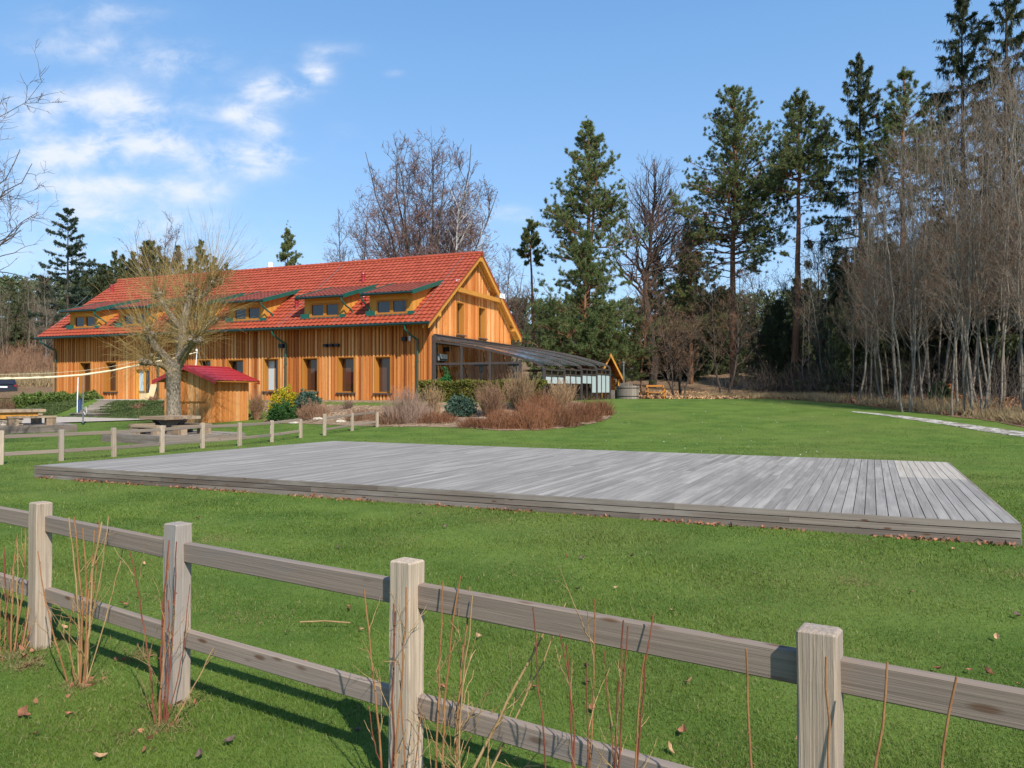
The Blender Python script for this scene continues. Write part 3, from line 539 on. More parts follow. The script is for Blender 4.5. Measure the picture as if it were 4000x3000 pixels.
# dormers
DS = .285; ZE = 6.80
def dormer(t0, w=2.6, green=True):
    q0 = -.15; t1 = t0 + w; qm = 2.9; zf = lambda q: ZE + DS * (q + .6); zr = lambda q: RO + RS * q
    qx = (ZE + .6 * DS - .12 - RO) / (RS - DS); mb = MB(); wz0, wz1 = 5.72, 6.47; wt0, wt1 = t0 + .30, t1 - .40
    cl = lambda a0, a1, z0, z1: mb.box(a0, a1, q0 - .02, q0 + .08, z0, z1, HF)
    cl(t0, wt0, 5.55, zf(q0) - .16); cl(wt1, t1, 5.55, zf(q0) - .16); cl(wt0 + .002, wt1 - .002, wz1 + .002, zf(q0) - .16); cl(wt0 + .002, wt1 - .002, 5.55, wz0)
    for tc_ in (t0, t1):                                   # cheeks
        e0, e1 = (tc_, tc_ + .08) if tc_ == t0 else (tc_ - .08, tc_)
        n = 12
        for i in range(n):
            a = q0 + .081 + (qx - q0 - .09) * i / n; b = q0 + .081 + (qx - q0 - .09) * (i + 1) / n - .002
            mb.hexa([(e0, a, zr(a) - .12), (e1, a, zr(a) - .12), (e1, b, zr(b) - .12), (e0, b, zr(b) - .12), (e0, a, max(zf(a) - .16, zr(a) - .11)), (e1, a, max(zf(a) - .16, zr(a) - .11)), (e1, b, max(zf(b) - .16, zr(b) - .11)), (e0, b, max(zf(b) - .16, zr(b) - .11))], HF)
    d = mb.build('dormer', MT['larch2'], house)
    ra, rb = t0 - .26, t1 + .26; mb = MB(); qe = (ZE + .6 * DS + .03 - RO) / (RS - DS) + .10
    cc = 1 / math.hypot(1, DS); tiles(mb, HF((ra, -.6, ZE)), HT, HS * cc + np.array([0, 0, DS * cc]), rb - ra, (qe + .6) / cc, .30, .26, .022, .022); mb.build('dormer_roof', MT['dtiles'], d)
    mb = MB(); f = lambda q: zf(q) - .03; g = .12
    mb.hexa([(ra + .03, -.56, f(-.56) - g), (rb - .03, -.56, f(-.56) - g), (rb - .03, qx, f(qx) - g), (ra + .03, qx, f(qx) - g), (ra + .03, -.56, f(-.56)), (rb - .03, -.56, f(-.56)), (rb - .03, qx, f(qx)), (ra + .03, qx, f(qx))], HF); mb.build('dormer_soffit', MT['larch2'], d)
    mb = MB()
    for e in (ra - .03, rb - .03):
        a, b = -.62, qe - .05; mb.hexa([(e, a, zf(a) - .15), (e + .06, a, zf(a) - .15), (e + .06, b, zf(b) - .15), (e, b, zf(b) - .15), (e, a, zf(a) + .07), (e + .06, a, zf(a) + .07), (e + .06, b, zf(b) + .07), (e, b, zf(b) + .07)], HF)
    mb.build('verge_strip', MT['green'], d)
    MB().tube([HF((ra, -.66, ZE - .06)), HF((rb, -.66, ZE - .06))], .06, 8).build('dormer_gutter', MT['dgreen'], d)
    f = MB(); tm = (wt0 + wt1) / 2; u = q0
    f.box(wt0, wt0 + .09, u - .03, u + .1, wz0, wz1, HF); f.box(wt1 - .09, wt1, u - .03, u + .1, wz0, wz1, HF); f.box(wt0 + .09, wt1 - .09, u - .03, u + .1, wz1 - .09, wz1, HF); f.box(wt0 + .09, wt1 - .09, u - .03, u + .1, wz0 + .003, wz0 + .09, HF); f.box(tm - .10, tm + .10, u - .03, u + .1, wz0 + .09, wz1 - .09, HF)
    f.build('window_frame', MT['frame'], d)
    for a, b in ((wt0 + .091, tm - .101), (tm + .101, wt1 - .091)): MB().box(a, b, u + .03, u + .045, wz0 + .091, wz1 - .091, HF).build('pane', MT['pane'], d)
    mb = MB(); mb.box(t0 - .12, t1 + .12, u - .16, u - .04, 5.61, 5.69, HF); mb.box(t1 - .35, t1 + .14, u - .18, u - .03, 5.64, 5.90, HF); mb.box(t0 - .14, t0 + .2, u - .18, u - .03, 5.64, 5.82, HF); mb.build('flashing', MT['green'], d)
    mb = MB(); tp_ = t0 - .15; pipe(mb, [(tp_, -.64, ZE - .1), (tp_, -.62, ZE - .3), (tp_ - .08, -.3, ZE - .55), (tp_ - .2, 0.0, ZE - .75), (tp_ - .22, .1, ZE - .95)] if t0 > 1 else [(t1 + .2, -.64, ZE - .1), (t1 + .2, -.62, ZE - .3), (t1 + .1, -.3, ZE - .6), (t1 - .02, -.2, ZE - .8), (t1 - .02, -.22, ZE - 1.05)], .05); mb.build('dormer_downpipe', MT['green'], d)
for t0 in (.9, 5.11, 10.45, 14.6, 19.2, 23.5): dormer(t0)
MB().box(11.0, LEN + 2.5, -1.25, -.1, HB - .18, HB + .0, HF, .6).build('terrace_slab', MT['concrete'], house)
# things leaning or standing at the house
p = thing('plywood_sheet', 'pale plywood sheet leaning beside the glazed front door', 'board', tuple(HF((t_at(597, -.2), -.3, HB))))
MB().hexa([(t_at(609, -.2), -.42, HB + .01), (t_at(586, -.2), -.42, HB + .01), (t_at(586, -.2), -.39, HB + .01), (t_at(609, -.2), -.39, HB + .01), (t_at(609, -.2), -.14, HB + .92), (t_at(586, -.2), -.14, HB + .92), (t_at(586, -.2), -.11, HB + .92), (t_at(609, -.2), -.11, HB + .92)], HF).build('panel', MT['ply'], p)
p = thing('cardboard_box', 'pale cardboard box on the terrace in front of the side pane', 'box', tuple(HF((t_at(570, -.3), -.35, HB))))
mb = MB(); a0, a1 = t_at(584, -.3), t_at(558, -.3); mb.box(a0, a1, -.55, -.15, HB + .005, HB + .38, HF); mb.build('carton', MT['ply'], p); mb = MB(); mb.hexa([(a0, -.55, HB + .383), (a1, -.55, HB + .383), (a1, -.56, HB + .383), (a0, -.56, HB + .383), (a0, -.64, HB + .52), (a1, -.64, HB + .52), (a1, -.65, HB + .52), (a0, -.65, HB + .52)], HF); mb.build('flap', MT['ply'], p)
# stairs up the bank
st = thing('garden_steps', 'weathered wooden steps up the bank to the terrace', 'steps', tuple(rg(375, 1622)))
b0 = rg(372, 1620); b1 = HF((t_at(465, -1.3), -1.3, HB - .02)); stepdir = norm((b1 - b0) * np.array([1, 1, 0])); ang = math.atan2(stepdir[1], stepdir[0])
for k in range(6):
    c0 = b0 + (b1 - b0) * (k / 6); fr = rot_frame(c0[0], c0[1], 0, ang); zt = float(b0[2]) + (HB - float(b0[2])) * (k + .8) / 6
    MB().box(-.05, .42, -1.05, 1.05, zt - .2, zt, fr).build('step', MT['oldwood'], st)

# ------------------------------------------------------------------ telescopic glass pavilion at the gable
EF = Fr(HC, HN, HS, (0, 0, 1)); PB = 1.10
pav = thing('glass_pavilion', 'bronze framed glass pavilion with a curved roof against the gable', 'glass pavilion', tuple(EF((3, 6, PB))))
UK = [.25 + 2.98 * k for k in range(5)]
PR = [(0.1, 4.24), (1.2, 4.10), (2.4, 3.90), (3.4, 3.70), (4.4, 3.46), (5.2, 3.24), (5.8, 3.05), (6.1, 2.90), (6.2, 2.72)]
def prof(k): return [(w, z + .085 * k ) for w, z in PR]
for k, u in enumerate(UK):
    mb = MB(); P = prof(k)
    pts = [EF((w, u, z)) for w, z in P] + [EF((6.2, u, PB))]
    for a, b in zip(pts[:-1], pts[1:]): mb.bar(a, b, .13, .10, tuple(HS) if False else (0, 0, 1) if abs(b[2] - a[2]) < 1 else tuple(HS))
    if k == 0: mb.box(.05, .26, u - .07, u + .07, PB, 4.56, EF)
    mb.build('arch', MT['bronze'], pav)
mb = MB(); mb.box(.056, .14, UK[0] + .08, UK[4], 4.36, 4.60, EF); mb.box(.056, .2, UK[0] + .08, UK[4], 4.605, 4.64, EF); mb.build('wall_plate', MT['bronze'], pav)
for k in range(4):
    P0, P1 = prof(k), prof(k + 1); u0, u1 = UK[k] + .08, UK[k + 1] - .08; g = MB(); gr = MB()
    g.grid(np.array([[EF((w, u, z + .075)) for w, z in P0[:-1]] for u in (u0, u1)])); g.build('roof_glazing', MT['smoke'], pav)
    for i in (0, 2, 4, 6, 8): gr.bar(EF((P0[i][0], u0, P0[i][1] + .02)), EF((P0[i][0], u1, P0[i][1] + .02)), .07, .08)
    for uu in (u0 + (u1 - u0) / 3, u0 + (u1 - u0) * 2 / 3):
        for (w0, za), (w1, zb_) in zip(P0[:-2], P0[1:-1]): gr.bar(EF((w0, uu, za + .06)), EF((w1, uu, zb_ + .06)), .05, .045)
    zt = P0[-1][1]; gr.box(6.16, 6.24, u0, u1, zt - .30, zt - .23, EF); gr.box(6.15, 6.25, u0, u1, PB - .02, PB + .08, EF)
    um = [u0 + (u1 - u0) * j / 3 for j in range(4)]
    for j in (1, 2): gr.box(6.17, 6.23, um[j] - .04, um[j] + .04, PB + .081, zt - .02, EF)
    gr.build('wall_frame', MT['bronze'], pav)
    for j in range(3):
        full = k == 3 or (k == 2 and j == 2); zl = PB + .5 if full else 2.06 + .03 * k
        MB().box(6.19, 6.205, um[j] + .07, um[j + 1] - .07, zl, zt - .32, EF).build('frosted_pane', MT['frost'], pav)
        MB().box(6.195, 6.203, um[j] + .045, um[j + 1] - .045, PB + .09, zl - .01, EF).build('clear_pane', MT['glass'], pav)
        MB().box(6.195, 6.203, um[j] + .045, um[j + 1] - .045, zt - .22, zt - .03, EF).build('clear_pane', MT['glass'], pav)
u = UK[0]; ws = [.2, w_at(1804, u), w_at(1915, u), w_at(2032, u)]; mb = MB(); zf_ = lambda w: float(np.interp(w, [p[0] for p in PR], [p[1] for p in PR]))
for w in ws[1:]: mb.box(w - .06, w + .06, u - .05, u + .05, PB, zf_(w) - .09, EF)
for a, b in zip(ws[:-1], ws[1:]): mb.box(a + .061, b - .061, u - .045, u + .045, 3.02, 3.13, EF); mb.box(a + .061, b - .061, u - .045, u + .045, PB, PB + .1, EF)
mb.box(.06, .2, u - .06, u + .3, PB, 4.2, EF)
mb.build('wall_frame', MT['bronze'], pav)
for a, b in zip(ws[:-1], ws[1:]):
    MB().box(a + .061, b - .061, u - .006, u + .006, PB + .1, 3.018, EF).build('clear_pane', MT['glass'], pav)
    V = [EF((a + .062, u, 3.132)), EF((b - .062, u, 3.132)), EF((b - .062, u, zf_(b) - .1)), EF((a + .062, u, zf_(a) - .1))]; MB().add(np.array(V), [[0, 1, 2, 3]]).build('clear_pane', MT['glass'], pav)
MB().box(.1, 6.4, .2, UK[4] + .2, PB - .35, PB - .03, EF, .5).build('floor_slab', MT['concrete'], pav)
mb = MB(); [mb.box(.3, 6.0, uu, uu + .04, 2.95, 3.10, EF) for uu in (UK[4] - .02,)]; mb.build('end_panel', MT['bronze'], pav)
for i, (w, uu, lab) in enumerate(((1.95, 2.1, 'black patio heater behind the potted bush inside the glass pavilion'), (3.6, 2.8, 'black patio heater in the middle bay of the glass pavilion'), (5.0, 3.3, 'black patio heater behind the third pavilion bay beside dry shrubs'))):
    o = EF((w, uu, PB - .03)); h = thing('patio_heater', lab, 'patio heater', tuple(o), 'patio heaters inside the glass pavilion')
    MB().lathe(o, [(0, 0), (.24, .005), (.24, .5), (.2, .55), (.05, .58)], 16).build('base', MT['black'], h); MB().lathe(o, [(.035, .58), (.035, 1.6)], 10).build('pole', MT['steel'], h); MB().lathe(o, [(.07, 1.6), (.10, 1.66), (.10, 1.9), (.07, 1.95)], 14).build('burner', MT['steel'], h); MB().lathe(o, [(.43, 1.96), (.30, 2.05), (.05, 2.12), (0, 2.12)], 18).build('reflector', MT['black'], h)
o = GF((1.5, .3, 0)); ac = thing('air_conditioner', 'white air conditioner unit on the gable wall inside the pavilion', 'air conditioner', tuple(GF((1.2, .06, 3.2))))
p0 = EF((w_at(1702, 1.0), 1.0, 0)); sA, sB = .6, 1.55; MB().box(sA, sB, .056, .25, 3.28, 3.62, GF).build('casing', MT['white'], ac); MB().box(sA + .05, sB - .05, .253, .27, 3.31, 3.38, GF).build('louvre', MT['steel'], ac)
mb = MB(); sp = thing('loudspeaker', 'black loudspeaker hung above the air conditioner in the pavilion', 'loudspeaker', tuple(GF((1.3, .3, 3.9)))); MB().box(1.35, 1.6, .1, .34, 3.78, 4.02, GF).build('cabinet', MT['black'], sp); MB().box(1.44, 1.5, .06, .099, 3.86, 3.92, GF).build('bracket', MT['steel'], sp)
# ------------------------------------------------------------------ wooden deck
DK = {'R': (5.44, 8.29), 'L': (-9.14, 14.81), 'FL': (-5.15, 22.15), 'FR': (8.74, 15.46)}; DZ = .235
for k in DK: DK[k] = np.array([*DK[k], 0.0])
deck = thing('wooden_deck', 'large weathered grey wooden deck platform on the lawn', 'deck', (-.1, 15, 0))
def dkp(u, v): return (DK['R'] * (1 - u) + DK['L'] * u) * (1 - v) + (DK['FR'] * (1 - u) + DK['FL'] * u) * v
mb = MB(); r = np.random.default_rng(11); NB = 128
for i in range(NB):
    u0, u1 = i / NB, (i + 1) / NB; g = .0048 / 16; seams = [0, .5 if i % 2 else .27, 1] if i % 3 else [0, .74, 1]
    if i < 8: seams = [0, .57, 1]
    for a, b in zip(seams[:-1], seams[1:]):
        new = i < 8 and a > .5
        tint = r.uniform(.965, 1) if new else float(np.clip(r.normal(.5, .15), 0, .93)); e = .0004 if a > 0 else -.0008; a_ = a + (0.0003 if a > 0 else 0)
        P = [dkp(u0 + g, a_), dkp(u1 - g, a_), dkp(u1 - g, b), dkp(u0 + g, b)]; z0, z1 = DZ - .03, DZ + r.uniform(-.0015, .0015)
        c = np.array([[*p[:2], z0] for p in P] + [[*p[:2], z1] for p in P]); off = r.random(3) * 60
        loc = np.array([[a_ * 7.9, u0 * 16, 0], [a_ * 7.9, u1 * 16, 0], [b * 7.9, u1 * 16, 0], [b * 7.9, u0 * 16, 0]]); loc = np.vstack([loc, loc]) + off
        mb.add(c[BOXF].reshape(-1, 3), np.arange(24).reshape(6, 4), None, tint, loc[BOXF].reshape(-1, 3))
mb.build('planking', MT['deck'], deck)
def fascia(p, q, lens):
    p = np.array(p); q = np.array(q); L = np.linalg.norm(q - p); d = (q - p) / L; n = np.array([d[1], -d[0], 0]); fr = Fr((p[0], p[1], 0), d, n, (0, 0, 1)); mb = MB(); r = np.random.default_rng(int(L * 10))
    for row in range(3):
        x = -.03 if row % 2 == 0 else -.03; z1 = DZ - .004 - row * .08; z0 = z1 - .070; z0 = -.03 if row == 2 else z0
        while x < L + .03:
            e = min(x + lens * r.uniform(.8, 1.15), L + .03); e = L + .03 if L + .03 - e < .8 else e
            mb.box(x + .001, e - .001, .004 + row * .002, .032 + row * .002, z0, z1, fr, float(r.random())); x = e
    mb.build('fascia_board', MT['fascia'], deck)
fascia(DK['L'], DK['R'], 3.9); fascia(DK['R'], DK['FR'], 4); fascia(DK['FR'], DK['FL'], 4); fascia(DK['FL'], DK['L'], 4)
mb = MB(); P = [dkp(.004, .008), dkp(.996, .008), dkp(.996, .992), dkp(.004, .992)]; mb.hexa([(*p[:2], -.05) for p in P] + [(*p[:2], DZ - .034) for p in P]); mb.build('substructure', MT['black'], deck)

# ------------------------------------------------------------------ post and rail fences
def fence(label, posts, hs, rails, tilt=None, pw=.115, pd=.10, wm='rail', skip=(), gr=None, rt=.042, back=.026):
    root = thing('post_and_rail_fence', label, 'fence', tuple(gp(*posts[0])), gr); n = len(posts); rr = np.random.default_rng(n)
    for i, p in enumerate(posts):
        a = np.array(posts[min(i + 1, n - 1)]) - np.array(posts[max(i - 1, 0)]); ang = math.atan2(a[1], a[0]); z = float(gh(*p)); fr = rot_frame(p[0], p[1], z, ang)
        if tilt is not None: fr.m[2] = norm(np.array([rr.normal() * tilt, rr.normal() * tilt, 1]))
        MB().cbox(-pw / 2, pw / 2, -pd / 2, pd / 2, -.05, hs[i], .007, fr, float(rr.random()), .0012, 8).build('post', MT['post'], root)
    for i in range(n - 1):
        if i in skip: continue
        a, b = np.array(posts[i]), np.array(posts[i + 1]); d = (b - a) / np.linalg.norm(b - a)
        for (z0, z1) in rails:
            A_ = np.array([*(a + d * pw * .47), float(gh(*a)) + (z0 + z1) / 2]); B_ = np.array([*(b - d * pw * .47), float(gh(*b)) + (z0 + z1) / 2]); L = np.linalg.norm(B_ - A_); dd = (B_ - A_) / L; c = norm(np.cross(dd, (0, 0, 1))); c = c if c[1] < 0 else -c; A_ = A_ - c * back; up = np.cross(c, dd)
            h = (z1 - z0) / 2; ch = .005; pr = [(-rt / 2, -h + ch), (-rt / 2 + ch, -h), (rt / 2 - ch, -h), (rt / 2, -h + ch), (rt / 2, h - ch), (rt / 2 - ch, h), (-rt / 2 + ch, h), (-rt / 2, h - ch)]
            mb = MB(); off = rr.random(3) * 50; V = []; G = []
            for s in (0, L):
                for (y, z) in pr: V.append(A_ + dd * s - c * y + up * z); G.append([s, z, y])
            q = [(j, (j + 1) % 8, 8 + (j + 1) % 8, 8 + j) for j in range(8)]; V = np.array(V); G = np.array(G) + off
            q = np.array(q); mb.add(V[q].reshape(-1, 3), np.arange(32).reshape(8, 4), None, float(rr.random()), G[q].reshape(-1, 3)); mb.build('rail', MT[wm], root)
    return root
FP = [(-4.35, 5.86), (-3.05, 4.98), (-1.785, 4.10), (-.443, 3.23), (.934, 2.33), (2.27, 1.43)]
fence('near post and rail fence crossing the lawn in front of the deck', FP, [.93, .935, .95, .945, .935, .94], [(.748, .85), (.298, .388)], tilt=.006)
MF = [rg(4 - 245, 1832)[:2], rg(4, 1815)[:2], rg(240, 1800)[:2], rg(446, 1785)[:2], rg(634, 1768)[:2], rg(792, 1751)[:2], rg(937, 1742)[:2], rg(1063, 1727)[:2], rg(1175, 1710)[:2]]
MFH = [.76, .77, .745, .745, .735, .74, .71, .71, .65]
fence('long middle fence of nine posts running beside the deck', [tuple(p) for p in MF], MFH, [(.585, .67), (.19, .275)], tilt=.006, pw=.105, pd=.085)
SF = [rg(1268, 1701)[:2], rg(1376, 1683)[:2], rg(1474, 1668)[:2]]
fence('short three post fence beside the shrub bed', [tuple(p) for p in SF], [float((1701 - 1617) / F * SF[0][1]), float((1683 - 1612) / F * SF[1][1]), float((1668 - 1610) / F * SF[2][1])], [(.56, .64), (.17, .25)], tilt=.006, pw=.105, pd=.085)

# ------------------------------------------------------------------ wooden kiosk with a red metal roof
kc = rg(838, 1652); ka = math.atan2(.28, -.96); KU = np.array([-.96, .28, 0]); KS = np.array([.28, .96, 0]); kz = float(kc[2]); KF = Fr((kc[0], kc[1], kz), KU, KS, (0, 0, 1)); KW, KL = 2.85, 2.65
ZEV = EYE + (HZ - 1487) / F * kc[1] - kz; ZRG = EYE + (HZ - 1431) / F * (kc[1] + .2) - kz; KE = .36; KO = .42; kp = (ZRG - ZEV) / (KW / 2 + KE)
kiosk = thing('wooden_kiosk', 'small orange timber kiosk with a red metal roof', 'kiosk', tuple(KF((KW / 2, KL / 2, 0))))
mb = MB(); r = np.random.default_rng(4); zt = lambda a: ZEV + kp * (KE + min(a, KW - a)) - .09
x = 0.0; k = 0
hx0, hx1, hz = .55, KW - .45, 1.0                           # serving hatch
while x < KW - .01:
    b = min(x + .15 * r.uniform(.8, 1.2), KW); d = .02 + .022 * (k % 2); g = .003; ti = float(np.clip(r.normal(.6, .25), 0, 1))
    segs = [(-.04, zt(x), zt(b))]
    if x > hx0 and b < hx1: segs = [(-.04, hz - .03, hz - .03), (hz + .03, zt(x), zt(b))]
    for z0, a_, b_ in segs: mb.hexa([(x + g, -d, z0), (b - g, -d, z0), (b - g, .05, z0), (x + g, .05, z0), (x + g, -d, a_), (b - g, -d, b_), (b - g, .05, b_), (x + g, .05, a_)], KF, ti)
    x = b; k += 1
for ax, wd in ((0, 0), (KW, 1)):
    y = .051
    while y < KL - .01:
        b = min(y + .15 * r.uniform(.8, 1.2), KL); d = .02 + .022 * (k % 2); z1 = ZEV + kp * KE - .1
        mb.box(ax - (d if not wd else .05), ax + (.05 if not wd else d), y + .003, b - .003, -.04, z1, KF, float(np.clip(r.normal(.6, .25), 0, 1))); y = b; k += 1
mb.hexa([(0.06, KL - .05, 0), (KW - .06, KL - .05, 0), (KW - .06, KL, 0), (.06, KL, 0), (.06, KL - .05, zt(.06)), (KW - .06, KL - .05, zt(.06)), (KW - .06, KL, zt(.06)), (.06, KL, zt(.06))], KF, .5)
mb.build('wall', MT['larch'], kiosk); MB().box(hx0, hx1, -.07, .0, hz - .025, hz + .02, KF, .1).build('hatch_ledge', MT['frame'], kiosk)
mb = MB(); cc = 1 / math.hypot(1, kp); sl = (KW / 2 + KE) / cc
for sg, x0 in ((1, -KE), (-1, KW + KE)): tiles(mb, KF((x0, -KO, ZEV)), KS, KU * sg * cc + np.array([0, 0, kp * cc]), KL + 2 * KO, sl, .35, .19, .018, .014, 4)
rf = mb.build('roof', MT['redroof'], kiosk)
mb = MB()
for y in (-KO - .03, KL + KO - .01):
    for x0, x1 in ((-KE - .02, KW / 2 - .001), (KW / 2 + .001, KW + KE + .02)):
        f = lambda x: ZEV + kp * (KE + min(x, KW - x)) + .02
        mb.hexa([(x0, y, f(x0) - .17), (x1, y, f(x1) - .17), (x1, y + .04, f(x1) - .17), (x0, y + .04, f(x0) - .17), (x0, y, f(x0) + .02), (x1, y, f(x1) + .02), (x1, y + .04, f(x1) + .02), (x0, y + .04, f(x0) + .02)], KF)
mb.tube([KF((KW / 2, -KO - .03, ZRG + .01)), KF((KW / 2, KL + KO, ZRG + .01))], .06, 8); mb.build('roof_trim', MT['redroof'], rf)
mb = MB()
for x0, x1 in ((-KE + .02, KW / 2 - .002), (KW / 2 + .002, KW + KE - .02)):
    f = lambda x: ZEV + kp * (KE + min(x, KW - x)) - .012
    mb.hexa([(x0, -KO + .02, f(x0) - .06), (x1, -KO + .02, f(x1) - .06), (x1, KL + KO - .03, f(x1) - .06), (x0, KL + KO - .03, f(x0) - .06), (x0, -KO + .02, f(x0)), (x1, -KO + .02, f(x1)), (x1, KL + KO - .03, f(x1)), (x0, KL + KO - .03, f(x0))], KF)
mb.build('roof_boards', MT['frame'], kiosk)
for y in (.3, 1.1, 1.9): MB().box(-.34, -.05, y, y + .07, ZEV - .03, ZEV + .05, KF).build('rafter_end', MT['larch2'], kiosk)

# ------------------------------------------------------------------ picnic set in front of the willow
pc = rg(648, 1738); pa = math.atan2(.52, -.85); fx = norm([-.85, .52, 0]); fy = np.array([fx[1], -fx[0], 0]); fy = fy if fy[1] > 0 else -fy
PF = Fr((pc[0], pc[1], 0), fx, fy, (0, 0, 1)); PL, PD, PZ = 3.35, 2.95, .26; pzb = float(pc[2])
pp = thing('wooden_platform', 'low wooden platform with two board edges under the square picnic table', 'platform', tuple(PF((PL / 2, PD / 2, pzb))))
mb = MB()
for i in range(21): mb.box(.02, PL - .02, PD * i / 21 + .005, PD * (i + 1) / 21 - .005, PZ - .035, PZ, PF)
mb.build('planking', MT['oldwood'], pp); mb = MB()
for z0, z1 in ((.13, .245), (-.02, .125)):
    mb.box(0, PL, -.03, .0, z0, z1, PF); mb.box(0, PL, PD, PD + .03, z0, z1, PF); mb.box(-.03, 0, -.03, PD + .03, z0, z1, PF); mb.box(PL, PL + .03, -.03, PD + .03, z0, z1, PF)
mb.build('edge_board', MT['fascia'], pp)
TC = np.array([PL * .52, PD * .46]); TZ = EYE + (HZ - 1628) / F * 25.0
tb = thing('picnic_table', 'square picnic table with thick grey top before the bushy pollard tree', 'picnic table', tuple(PF((*TC, PZ))))
mb = MB(); h = .68
for i in range(8): mb.box(TC[0] - h, TC[0] + h, TC[1] - h + 2 * h * i / 8 + .004, TC[1] - h + 2 * h * (i + 1) / 8 - .004, TZ - .10, TZ, PF)
mb.build('tabletop', MT['bench'], tb); mb = MB(); mb.box(TC[0] - .26, TC[0] + .26, TC[1] - .26, TC[1] + .26, PZ, TZ - .101, PF); mb.box(TC[0] - .36, TC[0] + .36, TC[1] - .36, TC[1] + .36, PZ, PZ + .09, PF); mb.build('pedestal', MT['oldwood'], tb)
for a, b in ((1, 0), (-1, 0), (0, 1), (0, -1)): MB().bar(PF((TC[0] + a * .30, TC[1] + b * .30, PZ + .2)), PF((TC[0] + a * .8, TC[1] + b * .62, TZ - .11)), .08, .08).build('brace', MT['black'], tb)
def bench(label, fr, x0, x1, y0, y1, z, zt, grp='benches around the picnic table', mat='bench'):
    b = thing('bench', label, 'bench', tuple(fr(((x0 + x1) / 2, (y0 + y1) / 2, z))), grp); mb = MB(); n = 3
    for i in range(n): mb.box(x0, x1, y0 + (y1 - y0) * i / n + .003, y0 + (y1 - y0) * (i + 1) / n - .003, zt - .075, zt, fr)
    mb.build('seat', MT[mat], b)
    for a in (x0 + .02, x1 - .36):
        mb = MB()
        for i in range(3): mb.box(a + .34 * i / 3 + .003, a + .34 * (i + 1) / 3 - .003, y0 + .03, y1 - .03, z, zt - .078, fr)
        mb.build('leg', MT[mat], b)
    return b
PF2 = Fr(PF.o, fy, fx, (0, 0, 1)); S_Z = PZ + .30
bench('wooden bench on the house side of the square picnic table', PF, 1.0, 2.35, 2.10, 2.44, PZ, S_Z); bench('wooden bench at the kiosk side of the square picnic table, facing the deck', PF2, .72, 2.0, .42, .76, PZ, S_Z)
bench('wooden bench along the fence side of the square picnic table', PF, 1.0, 2.4, .36, .70, PZ, S_Z); bench('wooden bench on the paved path side of the square picnic table', PF2, .7, 2.0, 2.72, 3.06, PZ, S_Z)
# left picnic set
lc = np.array([-17.56, 31.0, .15]); LFx = norm([-.72, -.69, 0]); LFy = np.array([-.692, .722, 0]); LF = Fr((lc[0], lc[1], float(lc[2])), LFx, LFy, (0, 0, 1))
lp = thing('wooden_platform', 'low wooden platform under the long stone based picnic table', 'platform', tuple(LF((2, 1.2, 0)))); mb = MB()
for i in range(18): mb.box(0, 5.2, 2.6 * i / 18 + .004, 2.6 * (i + 1) / 18 - .004, .15, .18, LF)
mb.build('planking', MT['oldwood'], lp); mb = MB(); mb.box(-.03, 5.2, -.03, 0, -.2, .165, LF); mb.box(-.03, 0, 0, 2.6, -.2, .165, LF); mb.build('edge_board', MT['fascia'], lp)
zt_ = EYE + (HZ - 1597) / F * 31.2 - float(lc[2]); tx = .9
lt = thing('picnic_table', 'long picnic table with thick slab top on a rubble stone base', 'picnic table', tuple(LF((tx + 1.6, 1.2, .18)))); mb = MB()
for i in range(3): mb.box(tx, tx + 3.2, .75 + .3 * i + .004, 1.05 + .3 * i - .004, zt_ - .12, zt_, LF)
mb.build('tabletop', MT['bench'], lt); mb = MB(); mb.box(tx + .25, tx + 2.95, .85, 1.55, zt_ - .36, zt_ - .122, LF); mb.build('apron', MT['larch2'], lt)
mb = MB(); r = np.random.default_rng(8)
for row in range(5):
    x = tx + .75
    while x < tx + 2.5: w = r.uniform(.12, .26); mb.box(x, x + w - .012, .92 + r.uniform(-.03, .02), 1.5, .18 + row * .075 + .004, .25 + row * .075, LF, float(r.random())); x += w
mb.build('stone_base', MT['stone'], lt)
bx0 = .65; bench('wooden bench in front of the stone based picnic table', LF, bx0, bx0 + 1.66, .14, .52, .18, EYE + (HZ - 1624) / F * 30.6 - float(lc[2]), 'benches around the stone based table'); bench('wooden bench behind the stone based picnic table', LF, bx0 + .1, bx0 + 2.2, 1.95, 2.35, .18, .6, 'benches around the stone based table')
sp = thing('wooden_step', 'low wooden step platform at the foot of the bank', 'step', tuple(rg(310, 1630))); o = rg(385, 1631); fr = Fr((o[0], o[1], float(o[2])), HT, HS, (0, 0, 1)); MB().box(0, 2.0, -.2, .7, -.1, .17, fr).build('block', MT['oldwood'], sp); MB().box(-.04, 2.04, -.24, .74, .172, .21, fr).build('lid', MT['oldwood'], sp)

# ------------------------------------------------------------------ volleyball
def vpole(label, px, pyb, pyt, two=None, mat='steel'):
    b = rg(px, pyb); t = at(px + 2, pyt, b[1]); p = thing('net_pole', label, 'pole', tuple(b), 'steel poles of the volleyball court'); MB().tube([b - [0, 0, .1], b + [0, 0, (t[2] - b[2]) * .5], t], .034, 10).build('pole', MT[mat], p)
    mb = MB(); mb.tube([b + [0, 0, .02], b + [0, 0, .09]], .07, 10); mb.build('ground_sleeve', MT['dgreen'], p); return p
a = vpole('grey steel net pole standing on the grass beside the low bench', 325, 1659, 1469); p = rg(325, 1659); MB().tube([p + [.06, -.05, .75], p + [.16, -.05, .85], p + [.2, -.05, .6], p + [.12, -.05, .45], p + [.05, -.05, .6]], .012, 6).build('winch_handle', MT['white'], a)
a = vpole('white net pole with blue pad near the garden steps', 303, 1618, 1474, mat='white'); p = rg(303, 1618); MB().tube([p + [.09, .05, 0], p + [.09, .05, .85]], .1, 10).build('pad', plain('blue_pad', (.03, .06, .14)), a)
